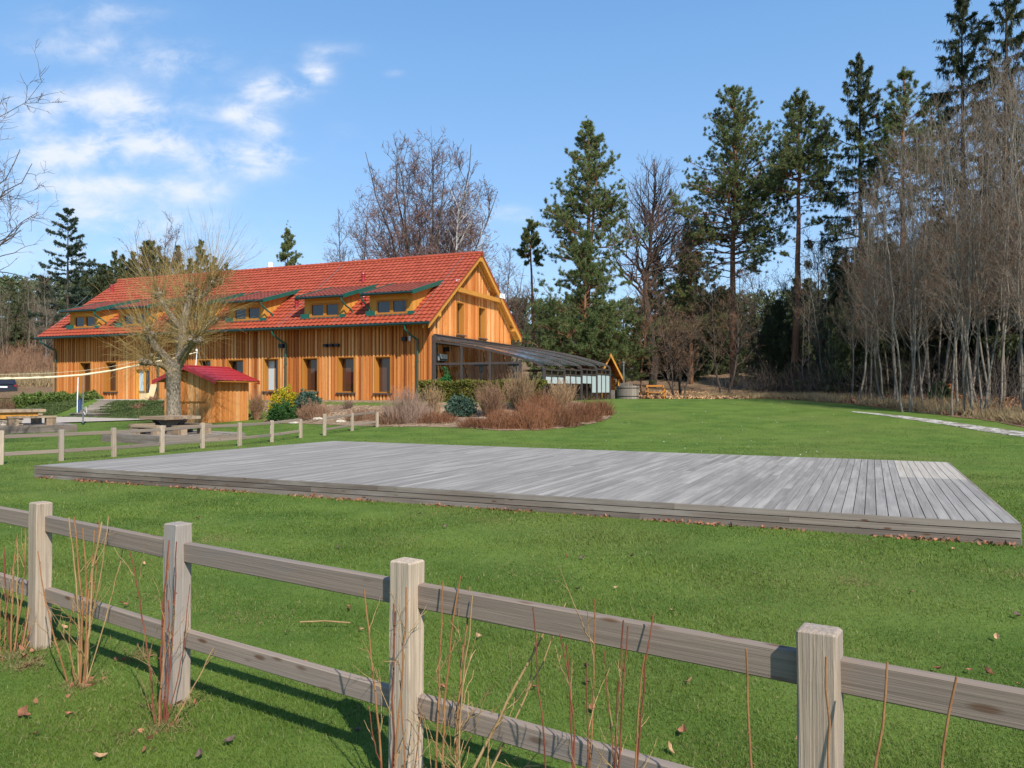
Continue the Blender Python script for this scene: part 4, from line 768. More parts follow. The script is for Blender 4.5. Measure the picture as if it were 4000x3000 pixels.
nb = thing('net_mast', 'thin white leaning mast behind the red kiosk roof', 'mast', tuple(gp(at(760, 1600, 42.3)[0], 42.3))); mb = MB(); m0 = gp(at(758, 1600, 42.3)[0] - .1, 42.3); m1 = at(769, 1372, 42.0); mb.tube([m0, m1], .032, 8); mb.build('mast', MT['white'], nb); MB().tube([m1, m1 + [-.05, 0, .1]], .06, 8).build('cap', MT['white'], nb)
L0 = at(-420, 1478, 39.5); pts = [at(px, py, 42 - (769 - px) * .0021) for px, py in ((769, 1376), (653, 1405), (560, 1422), (440, 1447), (325, 1464), (205, 1473), (100, 1477), (0, 1479), (-160, 1480), (-420, 1474))]
net = thing('volleyball_net', 'cream rolled volleyball net sagging between poles', 'volleyball net', tuple(pts[4])); pts = np.array(pts)
uu = np.linspace(0, len(pts) - 1, 70); PP = np.stack([np.interp(uu, np.arange(len(pts)), pts[:, i]) for i in range(3)], -1); rr = .042 + .012 * np.abs(np.sin(uu * 5.3)) + RNG.normal(size=70) * .004; rr[uu < 1] *= .6
MB().tube(PP, rr, 8).build('rolled_net', MT['net'], net); P2 = PP.copy(); P2[:, 2] += .22 + .25 * np.sin(np.linspace(0, 3.1, 70)) * 0; MB().tube(P2, .008, 4).build('top_cord', MT['net'], net)
pl = thing('net_pole', 'grey net pole at the far left end of the rolled net', 'pole', tuple(gp(pts[-1][0], pts[-1][1])), 'steel poles of the volleyball court'); MB().tube([gp(pts[-1][0], pts[-1][1], -.1), pts[-1] + [0, 0, .2]], .045, 10).build('pole', MT['steel'], pl)

# ------------------------------------------------------------------ hot tub, roofed log store, benches by the forest
o = rg(2452, 1560); tubd = 52.0; o = gp(at(2452, 1560, tubd)[0], tubd); tr = (2493 - 2410) / F * tubd / 2
tubt = thing('hot_tub', 'round weathered wooden hot tub with boards on its rim', 'hot tub', tuple(o)); mb = MB(); n = 34
for i in range(n):
    a = 2 * math.pi * i / n; fr = rot_frame(o[0] + tr * math.cos(a), o[1] + tr * math.sin(a), float(o[2]), a); mb.box(-.025, .025, -tr * math.pi / n * .97, tr * math.pi / n * .97, -.25, .88, fr)
mb.build('stave', MT['oldwood'], tubt)
for z in (.15, .7): MB().lathe(o, [(tr + .03, z), (tr + .04, z), (tr + .04, z + .05), (tr + .03, z + .05)], 34).build('hoop', MT['black'], tubt)
MB().lathe(o, [(0, .8), (tr - .03, .8)], 30).build('cover', MT['oldwood'], tubt); mb = MB()
for i in range(5): fr = rot_frame(o[0], o[1], float(o[2]), .35 * i - .6); mb.box(-.35 + .1 * i, .3, -.6 + .2 * i, -.42 + .2 * i, .9, 1.05 - .02 * i, fr)
mb.build('rim_board', MT['oldwood'], tubt); mb = MB(); fr = rot_frame(o[0], o[1], float(o[2]), 2.6)
mb.box(tr + .05, tr + .55, -.5, .5, -.2, .30, fr); mb.box(tr + .05, tr + .3, -.5, .5, .30, .58, fr); mb.build('step', MT['fascia'], tubt)
fp = thing('flue_pipe', 'thin dark flue pipe standing by the hot tub', 'pipe', tuple(o + [0, .8, 0])); q = at(2436, 1418, 53); MB().tube([gp(q[0], 53, 0), q], .055, 8).build('pipe', MT['steel'], fp); MB().lathe(q, [(.1, 0), (.1, .05), (0, .12)], 10).build('cap', MT['steel'], fp)
sd = 57.0; apx = at(2380, 1385, sd); rgt = at(2432, 1490, sd); shed = thing('garden_shelter', 'small orange wooden shelter with a steep roof behind the pavilion', 'shelter', tuple(gp(apx[0] - .2, sd))); gz = float(gh(apx[0], sd))
lx = 2 * apx[0] - rgt[0]
for sx_, ex in ((1, rgt), (-1, np.array([lx, sd, rgt[2]]))):
    mb = MB(); a = apx; e = np.array(ex)
    for j in range(9):
        p = a + (e - a) * (j / 9); q = a + (e - a) * ((j + 1) / 9 - .004); mb.hexa([(p[0], sd - .9, p[2] - .07), (q[0], sd - .9, q[2] - .07), (q[0], sd + 2.2, q[2] - .07), (p[0], sd + 2.2, p[2] - .07), (p[0], sd - .9, p[2]), (q[0], sd - .9, q[2]), (q[0], sd + 2.2, q[2]), (p[0], sd + 2.2, p[2])])
    mb.build('roof', MT['larch'], shed); mb = MB(); mb.hexa([(a[0], sd - .97, a[2] - .2), (e[0], sd - .97, e[2] - .2), (e[0], sd - .91, e[2] - .2), (a[0], sd - .91, a[2] - .2), (a[0], sd - .97, a[2] + .05), (e[0], sd - .97, e[2] + .05), (e[0], sd - .91, e[2] + .05), (a[0], sd - .91, a[2] + .05)]); mb.build('bargeboard', MT['larch2'], shed)
for x in (lx + .35, rgt[0] - .35):
    for y in (sd - .6, sd + 2): MB().box(x - .07, x + .07, y - .07, y + .07, gz, rgt[2] + .15).build('post', MT['larch2'], shed)
mb = MB()
for j in range(9): mb.box(lx + .43, rgt[0] - .43, sd + 1.7, sd + 1.75, gz + .18 * j, gz + .18 * j + .172)
mb.build('wall', MT['larch'], shed)
bd = 53.0; b0 = at(2529, 1520, bd); b1 = at(2598, 1520, bd); gz = float(gh(b0[0], bd)); tbl = thing('garden_bench', 'brown wooden garden bench at the leaf covered forest edge', 'bench', (float(b0[0]), bd, gz)); zt2 = gz + .95
MB().box(b0[0], b1[0], bd + .5, bd + .54, zt2 - .12, zt2).build('backrest', MT['frame'], tbl); MB().box(b0[0], b1[0], bd, bd + .5, gz + .42, gz + .47).build('seat', MT['frame'], tbl)
for x in (b0[0], b1[0] - .08):
    MB().box(x, x + .08, bd + .42, bd + .499, gz - .1, zt2).build('leg', MT['frame'], tbl); MB().box(x, x + .08, bd, bd + .08, gz - .1, gz + .7).build('leg', MT['frame'], tbl); MB().box(x - .005, x + .085, bd - .02, bd + .42, gz + .70, gz + .75).build('armrest', MT['frame'], tbl)

# ------------------------------------------------------------------ parked cars at the left
def car(px0, px1, d, label, pyb, zoff=0):
    x1 = (px1 - 2000) / F * d; z0 = EYE + (HZ - pyb) / F * d; wd = 1.85; root = thing('parked_car', label, 'car', (x1 - wd / 2, d, z0)); f = rot_frame(x1 - wd / 2, d, z0, math.radians(31))
    # rear towards the viewer: cross sections along the length
    secs = [(0, .45, 1.0, .80, .90), (.06, .35, 1.06, .86, .92), (.35, .3, 1.50, .72, .93), (.8, .28, 1.60, .70, .93), (2.2, .26, 1.62, .70, .93), (2.9, .26, 1.52, .72, .93), (3.5, .28, 1.05, .82, .92), (4.3, .35, .86, .80, .88), (4.5, .45, .7, .7, .80)]
    P = []
    for (y, zb, zt, wt_, wb) in secs:
        zs = min(.98, zt - .03); ring = [(-wb, zb), (-wb, (zb + zs) / 2), (-wb * .98, zs), (-wt_, zt - .06), (-wt_ * .85, zt), (0, zt + .02), (wt_ * .85, zt), (wt_, zt - .06), (wb * .98, zs), (wb, (zb + zs) / 2), (wb, zb)]
        P.append([f((a, y, z)) for a, z in ring])
    mb = MB(); P = np.array(P); mb.grid(P); m = P[0].mean(0); mb.add(np.vstack([P[0], m]), None, [(i, i + 1, 11) for i in range(10)] + [(10, 0, 11)]); mb.build('body', MT['car'], root, True)
    MB().hexa([(-.68, .02, 1.08), (.68, .02, 1.08), (.62, .36, 1.47), (-.62, .36, 1.47), (-.68, -.01, 1.09), (.68, -.01, 1.09), (.62, .33, 1.50), (-.62, .33, 1.50)], f).build('rear_window', MT['pane'], root)
    MB().box(-.26, .26, -.05, -.03, .78, .90, f).build('number_plate', MT['white'], root); MB().box(-.85, .85, -.06, .05, .42, .62, f).build('bumper', MT['black'], root)
    for s in (-1, 1): MB().box(s * .88 - .14, s * .88 + .03, -.02, .1, .88, 1.02, f).build('tail_light', MT['lamp'], root)
    for s in (-1, 1):
        for y in (.85, 3.5):
            c = f((s * .82, y, .34)); ax = f.m[0] * s; w = MB().tube([c - ax * .1, c + ax * .1], .34, 18).build('wheel', MT['tyre'], root); MB().tube([c + ax * .101, c + ax * .112], .2, 14).build('rim', MT['steel'], w)
    return root
car(58, 58, 64, 'dark blue car with white rear number plate, cut by the photo edge', 1551); car(259, 259, 72, 'dark car mostly hidden behind the corner of the timber house', 1546)
# ------------------------------------------------------------------ plants: vectorised branches and leaf blades
class Br:
    def __init__(s, pts, rad): s.p = pts; s.r = rad
    @property
    def L(s): return np.linalg.norm(np.diff(s.p, axis=1), axis=2).sum(1)
def arcs(r, P, D, L, R, m=6, wob=.12, bend=0.0, taper=.25):
    P = np.atleast_2d(np.asarray(P, float)); D = norm(np.atleast_2d(D)); N = len(P); L = np.broadcast_to(np.asarray(L, float), (N,)); R = np.broadcast_to(np.asarray(R, float), (N,))
    t = np.linspace(0, 1, m); pts = P[:, None] + D[:, None] * (L[:, None] * t)[..., None]
    nz = np.cumsum(r.normal(size=(N, m, 3)), 1); nz -= nz[:, :1]; pts = pts + nz * (wob * L / m)[:, None, None]
    pts[..., 2] += np.broadcast_to(np.asarray(bend, float), (N,))[:, None] * L[:, None] * t ** 2
    return Br(pts, R[:, None] * (1 - (1 - taper) * t))
def spawn(r, par, n, t0=.2, t1=1.0, ratio=.5, ang=(.5, .9), up=.2, rf=.6, rmin=.004, m=5, wob=.15, bend=0.0, taper=.3, fall=.55, flat=0.0):
    w = par.L; i = r.choice(len(w), n, p=w / w.sum()); M = par.p.shape[1]; u = r.uniform(t0, t1, n); x = u * (M - 1.001); k = x.astype(int); f = (x - k)[:, None]
    p = par.p[i, k] * (1 - f) + par.p[i, k + 1] * f; T = norm(par.p[i, k + 1] - par.p[i, k]); rad = par.r[i, k] * (1 - f[:, 0]) + par.r[i, k + 1] * f[:, 0]
    v = r.normal(size=(n, 3)); v[:, 2] *= 1 - flat; v -= (v * T).sum(1, keepdims=True) * T; v = norm(v); a = r.uniform(*ang, n)[:, None]
    D = T * np.cos(a) + v * np.sin(a); D[:, 2] += up; L = w[i] * ratio * (1 - fall * u) * r.uniform(.55, 1.25, n)
    return arcs(r, p, D, L, np.maximum(rad * rf, rmin), m, wob, bend, taper)
def emit(mb, br, sides=3, tint=None):
    P, R = br.p, br.r; N, M = P.shape[:2]; T = norm(np.gradient(P, axis=1)); ref = np.where(np.abs(T[..., 2:]) < .9, np.array([0, 0, 1.0]), np.array([1.0, 0, 0]))
    a = norm(np.cross(T, ref)); b = np.cross(T, a); an = np.arange(sides) * 2 * math.pi / sides
    V = P[:, :, None] + R[:, :, None, None] * (a[:, :, None] * np.cos(an)[:, None] + b[:, :, None] * np.sin(an)[:, None])
    base = (np.arange(N) * M * sides)[:, None, None]; i = (np.arange(M - 1) * sides)[None, :, None]; j = np.arange(sides)[None, None]; k = (j + 1) % sides
    q = np.stack(np.broadcast_arrays(base + i + j, base + i + k, base + i + sides + k, base + i + sides + j), -1).reshape(-1, 4)
    s = np.concatenate([np.zeros((N, 1)), np.cumsum(np.linalg.norm(np.diff(P, axis=1), axis=2), 1)], 1)
    if sides > 4: g = np.stack(np.broadcast_arrays(s[:, :, None], R[:, :, None] * np.cos(an) * 2, R[:, :, None] * np.sin(an) * 2), -1).reshape(-1, 3)
    else: g = V.reshape(-1, 3)
    tn = np.repeat(RNG.random(N), M * sides) if tint is None else tint
    mb.add(V.reshape(-1, 3), q, None, tn, g)
def blades(mb, C, K, D, ln, wd, spread=.8, r=RNG, bias=(0, 0, 0), tint=None):
    """K pointed blades round every centre, leaning along D"""
    C = np.asarray(C, float); N = len(C); D = np.broadcast_to(np.asarray(D, float), (N, 3)); c = np.repeat(C, K, 0) + r.normal(size=(N * K, 3)) * ln * .18
    d = norm(np.repeat(D, K, 0) + r.normal(size=(N * K, 3)) * spread + np.array(bias)); s = norm(np.cross(d, r.normal(size=(N * K, 3)))); l = ln * r.uniform(.6, 1.25, (N * K, 1)); w = wd * r.uniform(.7, 1.2, (N * K, 1))
    V = np.stack([c - s * w / 2, c + s * w / 2, c + d * l * .55 + s * w * .5, c + d * l, c + d * l * .55 - s * w * .5], 1).reshape(-1, 3); o = np.arange(N * K)[:, None] * 5
    mb.add(V, np.hstack([o, o + 1, o + 2, o + 4]), np.hstack([o + 4, o + 2, o + 3]), np.repeat(r.random(N * K) * .6 + np.repeat(r.random(N), K) * .4 if tint is None else np.full(N * K, tint), 5), np.repeat(c, 5, 0))
def pts_on(br, t0, t1, n, r):
    N, M = br.p.shape[:2]; i = r.integers(0, N, n); u = r.uniform(t0, t1, n) * (M - 1.001); k = u.astype(int); f = (u - k)[:, None]
    return br.p[i, k] * (1 - f) + br.p[i, k + 1] * f, norm(br.p[i, k + 1] - br.p[i, k])
def tree(name, label, cat, loc, parts, group=None, rz=0, scale=1):
    root = thing(name, label, cat, (0, 0, 0), group)
    for nm, mb, mat in parts: mb.build(nm, MT[mat], root)
    root.location = loc; root.rotation_euler = (0, 0, rz); root.scale = (scale,) * 3 if np.ndim(scale) == 0 else scale; kids_of(root); return root
# --- conifers (height 1 unit = 1 m); built once, then copied
def pine_parts(seed, H, cb, Wd, nb=46, kt=11, bare=0, needle='pine', fork=False, dens=1.0, barkm='redbark', shape=None, ln=.21, wd=.025, low=None):
    r = np.random.default_rng(seed); tr = arcs(r, [(0, 0, -.3)], [(r.normal() * .012, r.normal() * .012, 1)], H * .97, H * .0115 + .05, 14, .035, 0, .16); mt = MB(); emit(mt, tr, 9)
    if fork:
        f2 = arcs(r, [tr.p[0, 6]], [(.12, .05, 1)], H * .42, tr.r[0, 6] * .8, 9, .05, 0, .2); emit(mt, f2, 8)
    hs = np.sort(cb + (1 - cb) * r.uniform(0, 1, nb) ** .95); shape = shape or (lambda u: np.interp(u, [0, .10, .30, .6, .85, 1], [.65, 1.0, .92, .62, .34, .10]))
    if low: hs = np.concatenate([hs, r.uniform(low, cb, 5)]); nb += 5
    az = np.arange(nb) * 2.4 + r.normal(size=nb) * .6; Pz = np.interp(hs * H, tr.p[0, :, 2], np.arange(14)); k = np.clip(Pz.astype(int), 0, 12); f = (Pz - k)[:, None]; P = tr.p[0, k] * (1 - f) + tr.p[0, k + 1] * f
    u = np.clip((hs - cb) / (1 - cb), 0, 1); L = Wd / 2 * shape(u) * r.uniform(.62, 1.22, nb); el = np.interp(u, [0, .5, 1], [.02, .38, 1.1]) + r.normal(size=nb) * .14
    D = np.stack([np.cos(az) * np.cos(el), np.sin(az) * np.cos(el), np.sin(el)], -1)
    lm = arcs(r, P, D, L, np.clip(L * .015, .018, .08), 7, .16, .08, .25); emit(mt, lm, 5)
    sb = spawn(r, lm, int(nb * 10), .22, 1, .46, (.45, 1.0), .22, .5, .010, 4, .18, .12, flat=.3); mc = MB(); emit(mt, sb, 3)
    s3 = spawn(r, sb, int(nb * 34 * dens), .2, 1, .55, (.4, 1.0), .2, .6, .006, 3, .15, .1, flat=.3)
    c1, d1 = pts_on(s3, .3, 1.0, int(nb * 62 * dens), r); c2, d2 = pts_on(lm, .6, 1.0, int(nb * 7 * dens), r)
    m3 = 26; top = tr.p[0, -1]; c3 = top + r.normal(size=(m3, 3)) * [.22, .22, .8] - [0, 0, .6]
    C = np.vstack([c1, c2, c3]); D = np.vstack([d1, d2, np.tile([0, 0, 1.0], (m3, 1))]) * .6 + np.array([0, 0, .55]); blades(mc, C, int(kt * 1.6), D, ln, wd, .8, r)
    if bare:                                               # dead stubs on the bare stem
        ds = arcs(r, np.stack([np.interp(r.uniform(.25, cb, bare) * H, tr.p[0, :, 2], tr.p[0, :, a]) if a < 2 else r.uniform(.25, cb, bare) * H for a in range(3)], -1), np.c_[r.normal(size=(bare, 2)), r.normal(size=bare) * .3], r.uniform(.4, 1.8, bare), .025, 4, .2); emit(mt, ds, 4)
    return [('trunk', mt, barkm), ('crown', mc, needle)]
def spruce_parts(seed, H, Wd, cb=.08, nb=120, needle='spruce', dens=1.0, droop=-.15, kt=5, ln=.5, wd=.07, hang=.8, ragged=.5):
    r = np.random.default_rng(seed); tr = arcs(r, [(0, 0, -.3)], [(0, 0, 1)], H, H * .011 + .05, 10, .012, 0, .06); mt = MB(); emit(mt, tr, 8)
    nw = max(6, nb // 5); wh = np.repeat(np.linspace(cb, .975, nw), 5)[:nb] if nb // 5 >= 6 else np.linspace(cb, .975, nb); nb = len(wh)
    hs = np.clip(wh + r.normal(size=nb) * .006, cb, .985); az = np.arange(nb) * 1.2566 + np.repeat(r.uniform(0, 6, nw), 5)[:nb] + r.normal(size=nb) * .3; u = (hs - cb) / (1 - cb)
    L = Wd / 2 * (np.clip(1.0 - u, .03, 1) ** .62) * r.uniform(1 - ragged, 1.18, nb); P = np.stack([np.interp(hs * H, tr.p[0, :, 2], tr.p[0, :, a]) for a in range(3)], -1); P[:, 2] = hs * H
    el = np.interp(u, [0, .6, .9, 1], [-.12, .10, .35, .9]); D = np.stack([np.cos(az) * np.cos(el), np.sin(az) * np.cos(el), np.sin(el)], -1)
    lm = arcs(r, P, D, L, np.clip(L * .012, .012, .05), 8, .05, droop * np.clip(1.1 - u, .1, 1), .2); t = np.linspace(0, 1, 8); lm.p[..., 2] += (L[:, None] * .16) * t ** 3; emit(mt, lm, 4)
    sb = spawn(r, lm, int(nb * 6), .25, 1, .26, (.5, .95), -.05, .5, .007, 4, .1, -.25, flat=.8); mc = MB()
    c1, d1 = pts_on(sb, .1, 1, int(nb * 30 * dens), r); c2, d2 = pts_on(lm, .10, 1, int(nb * 22 * dens), r)
    C = np.vstack([c1, c2]); D = np.vstack([d1, d2]); blades(mc, C, kt * 2, D * .75 + np.array([0, 0, -.1]), ln * .45, wd * .55, .6, r)
    k = int(len(C) * .55 * min(1, hang)); j = r.choice(len(C), k, replace=False); blades(mc, C[j] - np.c_[np.zeros((k, 2)), r.uniform(.05, .4, k)], kt * 2, D[j] * .15 + np.array([0, 0, -1.0]), ln * hang * 1.1, wd * .5, .22, r)
    blades(mc, tr.p[0, -1:] - [0, 0, .3], 24, (0, 0, 1), .45, .05, .4, r)
    return [('trunk', mt, 'darkbark'), ('crown', mc, needle)]
def shrink(b, env, H):
    f = np.zeros(len(b.p)); base, tip = b.p[:, 0], b.p[:, -1]
    for q in (.25, .45, .7, 1.0): f = np.where(env(base + (tip - base) * q, H), q, f)
    k = f > 0; return Br((base[:, None] + (b.p - base[:, None]) * f[:, None, None])[k], b.r[k])
def bare_parts(seed, H, stems=1, spread=.1, W_=1.0, n1=26, n2=150, n3=700, n4=2200, barkm='greybark', twigm='twig', cb=.3, r0=None, ang1=(.5, .9), up1=.25, rmin=.011, bendl=.1, wob=.14, ratio1=.42, stemr=.97, stagger=.0, env=None, tap=.12, rf1=.55):
    r = np.random.default_rng(seed); a = np.arange(stems) * 2.4 + r.random(); sp = spread * r.uniform(.5, 1.2, stems) if stems > 1 else np.array([spread * .3])
    if stems > 4: sp[0] = .03; sp[1] *= .5
    D = np.stack([np.cos(a) * sp, np.sin(a) * sp, np.ones(stems)], -1); P = np.c_[np.cos(a) * .25 * (stems > 1), np.sin(a) * .25 * (stems > 1), np.full(stems, -.3)]
    R0 = r0 or H * .012 + .03; tr = arcs(r, P, D, H * stemr * r.uniform(1 - stagger, 1.0, stems), R0 / (1 if stems == 1 else stems ** .35), 12, wob * .5, .0, tap); mt = MB(); emit(mt, tr, 8)
    l1 = spawn(r, tr, n1, cb, .97, ratio1 * W_, ang1, up1, rf1, rmin * 1.6, 9, wob, bendl, .25, .5); l1 = l1 if env is None else shrink(l1, env, H); emit(mt, l1, 5); mc = MB()
    cut = (lambda b: b) if env is None else (lambda b: shrink(b, env, H))
    l2 = spawn(r, l1, n2, .15, 1, .48, (.5, 1.05), .06, .6, rmin * 1.2, 7, wob * 1.1, bendl, .3); l2 = cut(l2); emit(mt, l2, 4)
    l3 = spawn(r, l2, n3, .1, 1, .5, (.5, 1.15), .04, .65, rmin, 5, wob * 1.1, bendl, .5); l3 = cut(l3); emit(mc, l3, 3)
    l4 = spawn(r, l3, n4, .1, 1, .55, (.5, 1.2), .03, .75, rmin * .8, 4, wob, .05, .6); l4 = cut(l4); emit(mc, l4, 3)
    return [('trunk', mt, barkm), ('crown', mc, twigm)]
def place(px, pyb, d, dx=0): x = (px - 2000) / F * d; return (x, d, float(gh(x, d)) - .05)
def hgt(py, loc): return EYE + (HZ - py) / F * loc[1] - loc[2]
def fit(parts_fn, name, label, cat, px, pytop, d, group=None, rz=0, **kw):
    loc = place(px, 0, d); H = hgt(pytop, loc); return tree(name, label, cat, loc, parts_fn(H=H, **kw), group, rz)
# named conifers
fit(pine_parts, 'pine_tree', 'tall dense pine with forked trunk standing right of the house', 'pine tree', 2290, 455, 66, seed=21, cb=.40, Wd=8.0, nb=125, kt=13, fork=True, dens=.8, low=.3)
fit(pine_parts, 'young_pine', 'broad bushy blue-green pine touching the ground behind the pavilion', 'pine tree', 2290, 900, 60.5, seed=22, cb=.03, Wd=9.6, nb=150, kt=12, needle='youngpine', dens=.95, shape=lambda u: np.interp(u, [0, .2, .40, .5, .65, 1], [.95, 1.0, .80, .5, .40, .10]))
fit(pine_parts, 'pine_tree', 'tallest broad pine with reddish trunk and full conical crown', 'pine tree', 2870, 340, 70, seed=23, cb=.40, Wd=11.4, nb=165, kt=13, bare=10, dens=.9, low=.36)
fit(pine_parts, 'pine_tree', 'tall slim pine with long bare orange trunk and small upper crown', 'pine tree', 3103, 345, 64, seed=24, cb=.60, Wd=7.0, nb=88, kt=13, bare=22, dens=.8, low=.42)
o = bpy.data.objects['pine_tree.002']; lp_ = place(3103, 0, 64); r = np.random.default_rng(41)
fit(pine_parts, 'pine_tree', 'pine crown rising between the drooping spruce and the tall dark spruces', 'pine tree', 3525, 262, 58, seed=25, cb=.62, Wd=6.4, nb=70, kt=13, bare=8, dens=.8)
fit(pine_parts, 'pine_tree', 'lone thin pine with tiny crown on bare trunk behind the pavilion', 'pine tree', 2090, 848, 76, seed=26, cb=.70, Wd=2.8, nb=40, bare=8, dens=.6)
fit(pine_parts, 'pine_tree', 'small pine standing out behind the roof ridge near the chimney', 'pine tree', 1122, 885, 88, seed=27, cb=.5, Wd=4.2, nb=60, dens=.6)
fit(pine_parts, 'pine_tree', 'low pine crown beside the reddish trunk of the tallest pine', 'pine tree', 2700, 905, 72, seed=28, cb=.3, Wd=6.6, nb=90, dens=.8)
fit(spruce_parts, 'spruce_tree', 'shaggy drooping spruce between the slim pine and bare thicket', 'spruce tree', 3372, 212, 60, seed=31, Wd=10.5, cb=.18, nb=120, dens=.9, ragged=.6, hang=.65)
fit(spruce_parts, 'spruce_tree', 'very tall dark spruce above the bare thicket at the top edge', 'spruce tree', 3760, -20, 50, seed=32, Wd=10.5, cb=.3, nb=85, dens=.9, ragged=.6, hang=.6)
fit(spruce_parts, 'spruce_tree', 'tallest dark spruce cut off by the top right corner', 'spruce tree', 3925, -170, 48, seed=33, Wd=9.6, cb=.3, nb=85, dens=.9, ragged=.6, hang=.6)
fit(spruce_parts, 'fir_tree', 'dark layered fir standing left of the house above the roof', 'fir tree', 262, 812, 84, seed=34, Wd=8.6, cb=.30, nb=70, needle='fir', droop=-.04, kt=7, ln=.5, dens=1.1, hang=.25, ragged=.45)
# forest spruces as copies
protoS = [fit(spruce_parts, 'forest_spruce', 'dark spruce in the wood behind the tallest pine', 'spruce tree', 2560, 970, 80, 'spruces in the dark wood', seed=35 + i, Wd=5.6, cb=.05, nb=80, needle='darksp', kt=5, dens=.8, hang=.6) if i == 0 else fit(spruce_parts, 'forest_spruce', ['', 'dark spruce right of the bare oak trunk in the wood', 'dark bushy spruce in the wood under the slim pine'][i], 'spruce tree', [0, 2690, 3040][i], [0, 960, 1180][i], [0, 82, 66][i], 'spruces in the dark wood', seed=35 + i, Wd=5.6 + i * .6, cb=.04, nb=80, needle='darksp', kt=5, dens=.8, hang=.6) for i in range(3)]
r = np.random.default_rng(5)
def spruce_copy(px, pyt, d, lab, grp):
    k = int(r.integers(0, 3)); s = protoS[k]; loc = place(px, 0, d); H0 = [hgt(970, place(2560, 0, 80)), hgt(960, place(2690, 0, 82)), hgt(1180, place(3040, 0, 66))][k]; sc_ = hgt(pyt, loc) / H0
    return dup(s, loc, r.uniform(0, 6.28), (max(sc_, .45), max(sc_, .45), sc_) if sc_ > 0 else sc_, lab, grp)
for i in range(46):
    px = 3230 + 1050 * (i + r.random()) / 46; d = r.uniform(50, 74) - (px - 3130) * .008; spruce_copy(px, r.uniform(1050, 1330) - (px - 3100) * .40, d, 'dark spruce deep in the wood behind the bare thicket', 'dark spruces behind the bare thicket')
for i in range(26):
    px = 2480 + 760 * (i + r.random()) / 26; spruce_copy(px, r.uniform(1080, 1330), r.uniform(76, 96), 'dark spruce in the low wood behind the leaf covered bank', 'dark spruces behind the leafy bank')
for i in range(9):
    px = 2000 + 300 * (i + r.random()) / 9; spruce_copy(px, r.uniform(1195, 1240), r.uniform(110, 130), 'distant dark spruce behind the lone thin pine', 'distant spruces behind the pavilion')
for (px, pt, d) in ((445, 985, 92), (480, 1000, 95), (520, 985, 96), (575, 950, 98), (640, 1010, 98), (690, 960, 104), (740, 1010, 100), (782, 940, 106), (835, 1005, 104), (880, 1030, 106), (395, 1040, 90), (170, 1090, 100), (100, 1120, 104), (40, 1090, 100), (-30, 1060, 104), (210, 1160, 106), (330, 1070, 99), (60, 1180, 98), (-120, 1080, 98)):
    spruce_copy(px, pt, d, 'distant conifer behind the left part of the house roof' if px > 300 else 'distant conifer on the scrubby hillside left of the house', 'distant conifers left')
# far wooded ridge: one mass
mb = MB(); r = np.random.default_rng(77); n = 9000; C = np.stack([r.uniform(-190, 190, n), r.uniform(125, 160, n), np.zeros(n)], -1); C[:, 2] = gh(C[:, 0], C[:, 1]) + r.uniform(0, 1, n) ** .7 * 9
C = C[(np.abs(C[:, 0] + 22) > 0)]; blades(mb, C, 14, (0, 0, .6), 1.0, .22, .8, r); tag(mb.build('distant_forest', MT['darksp']), 'far dark forest along the horizon', 'forest', kind='stuff')
# named bare trees
DOME = lambda w, hc, rnd: (lambda p, H: ((p[:, 0] ** 2 + p[:, 1] ** 2) / w ** 2 + np.where(p[:, 2] > hc * H, ((p[:, 2] - hc * H) / (H * (1 - hc))) ** 2, ((hc * H - p[:, 2]) / (H * rnd)) ** 2)) < 1.0)
fit(bare_parts, 'beech_tree', 'large many-stemmed bare tree rising behind the house ridge', 'bare tree', 1665, 480, 64, seed=51, stems=8, spread=.27, n1=130, n2=1000, n3=6000, n4=22000, barkm='greybark', twigm='twigred', cb=.18, r0=.40, ang1=(.45, 1.0), up1=.10, ratio1=.40, rmin=.0165, stagger=.15, wob=.16, stemr=.93, env=DOME(6.6, .56, .62), rf1=.45)
fit(bare_parts, 'birch_tree', 'white stemmed birch in front of the large bare tree', 'birch tree', 1745, 690, 60, seed=52, stems=1, n1=44, n2=260, n3=1100, n4=2600, barkm='birchbark', twigm='twigred', cb=.35, r0=.12, rf1=.3, ang1=(.5, .8), up1=.3, ratio1=.26, rmin=.010, bendl=-.05)
fit(bare_parts, 'birch_tree', 'thin white birch at the right side of the large bare tree', 'birch tree', 1815, 760, 62, seed=53, stems=2, spread=.08, n1=44, n2=220, n3=900, n4=2200, barkm='birchbark', twigm='twigred', cb=.35, r0=.09, rf1=.3, ang1=(.5, .8), up1=.25, ratio1=.24, rmin=.010, bendl=-.05)
fit(bare_parts, 'bare_tree', 'slim bare tree left of the large tree above the ridge', 'bare tree', 1350, 770, 68, seed=54, env=DOME(2.4, .5, .6), stems=2, spread=.12, n1=60, n2=260, n3=800, n4=1500, barkm='greybark', twigm='twig', cb=.3, r0=.16, ang1=(.5, .85), ratio1=.34, rmin=.011)
fit(bare_parts, 'bare_tree', 'round bare tree just right of the gable peak', 'bare tree', 1960, 925, 66, seed=55, env=DOME(3.4, .55, .6), stems=6, spread=.34, n1=90, n2=600, n3=2200, n4=4200, barkm='greybark', twigm='twigred', cb=.2, r0=.2, ratio1=.36, rmin=.012, stagger=.25)
fit(bare_parts, 'oak_tree', 'bare oak with dark trunk between two tall pines', 'oak tree', 2545, 580, 68, seed=56, env=DOME(4.6, .58, .55), stems=1, stemr=.97, n1=60, n2=400, n3=1200, n4=1900, barkm='darkbark', twigm='twigred', cb=.42, r0=.36, ang1=(.75, 1.15), up1=.2, ratio1=.40, rmin=.014, wob=.24, bendl=.28)
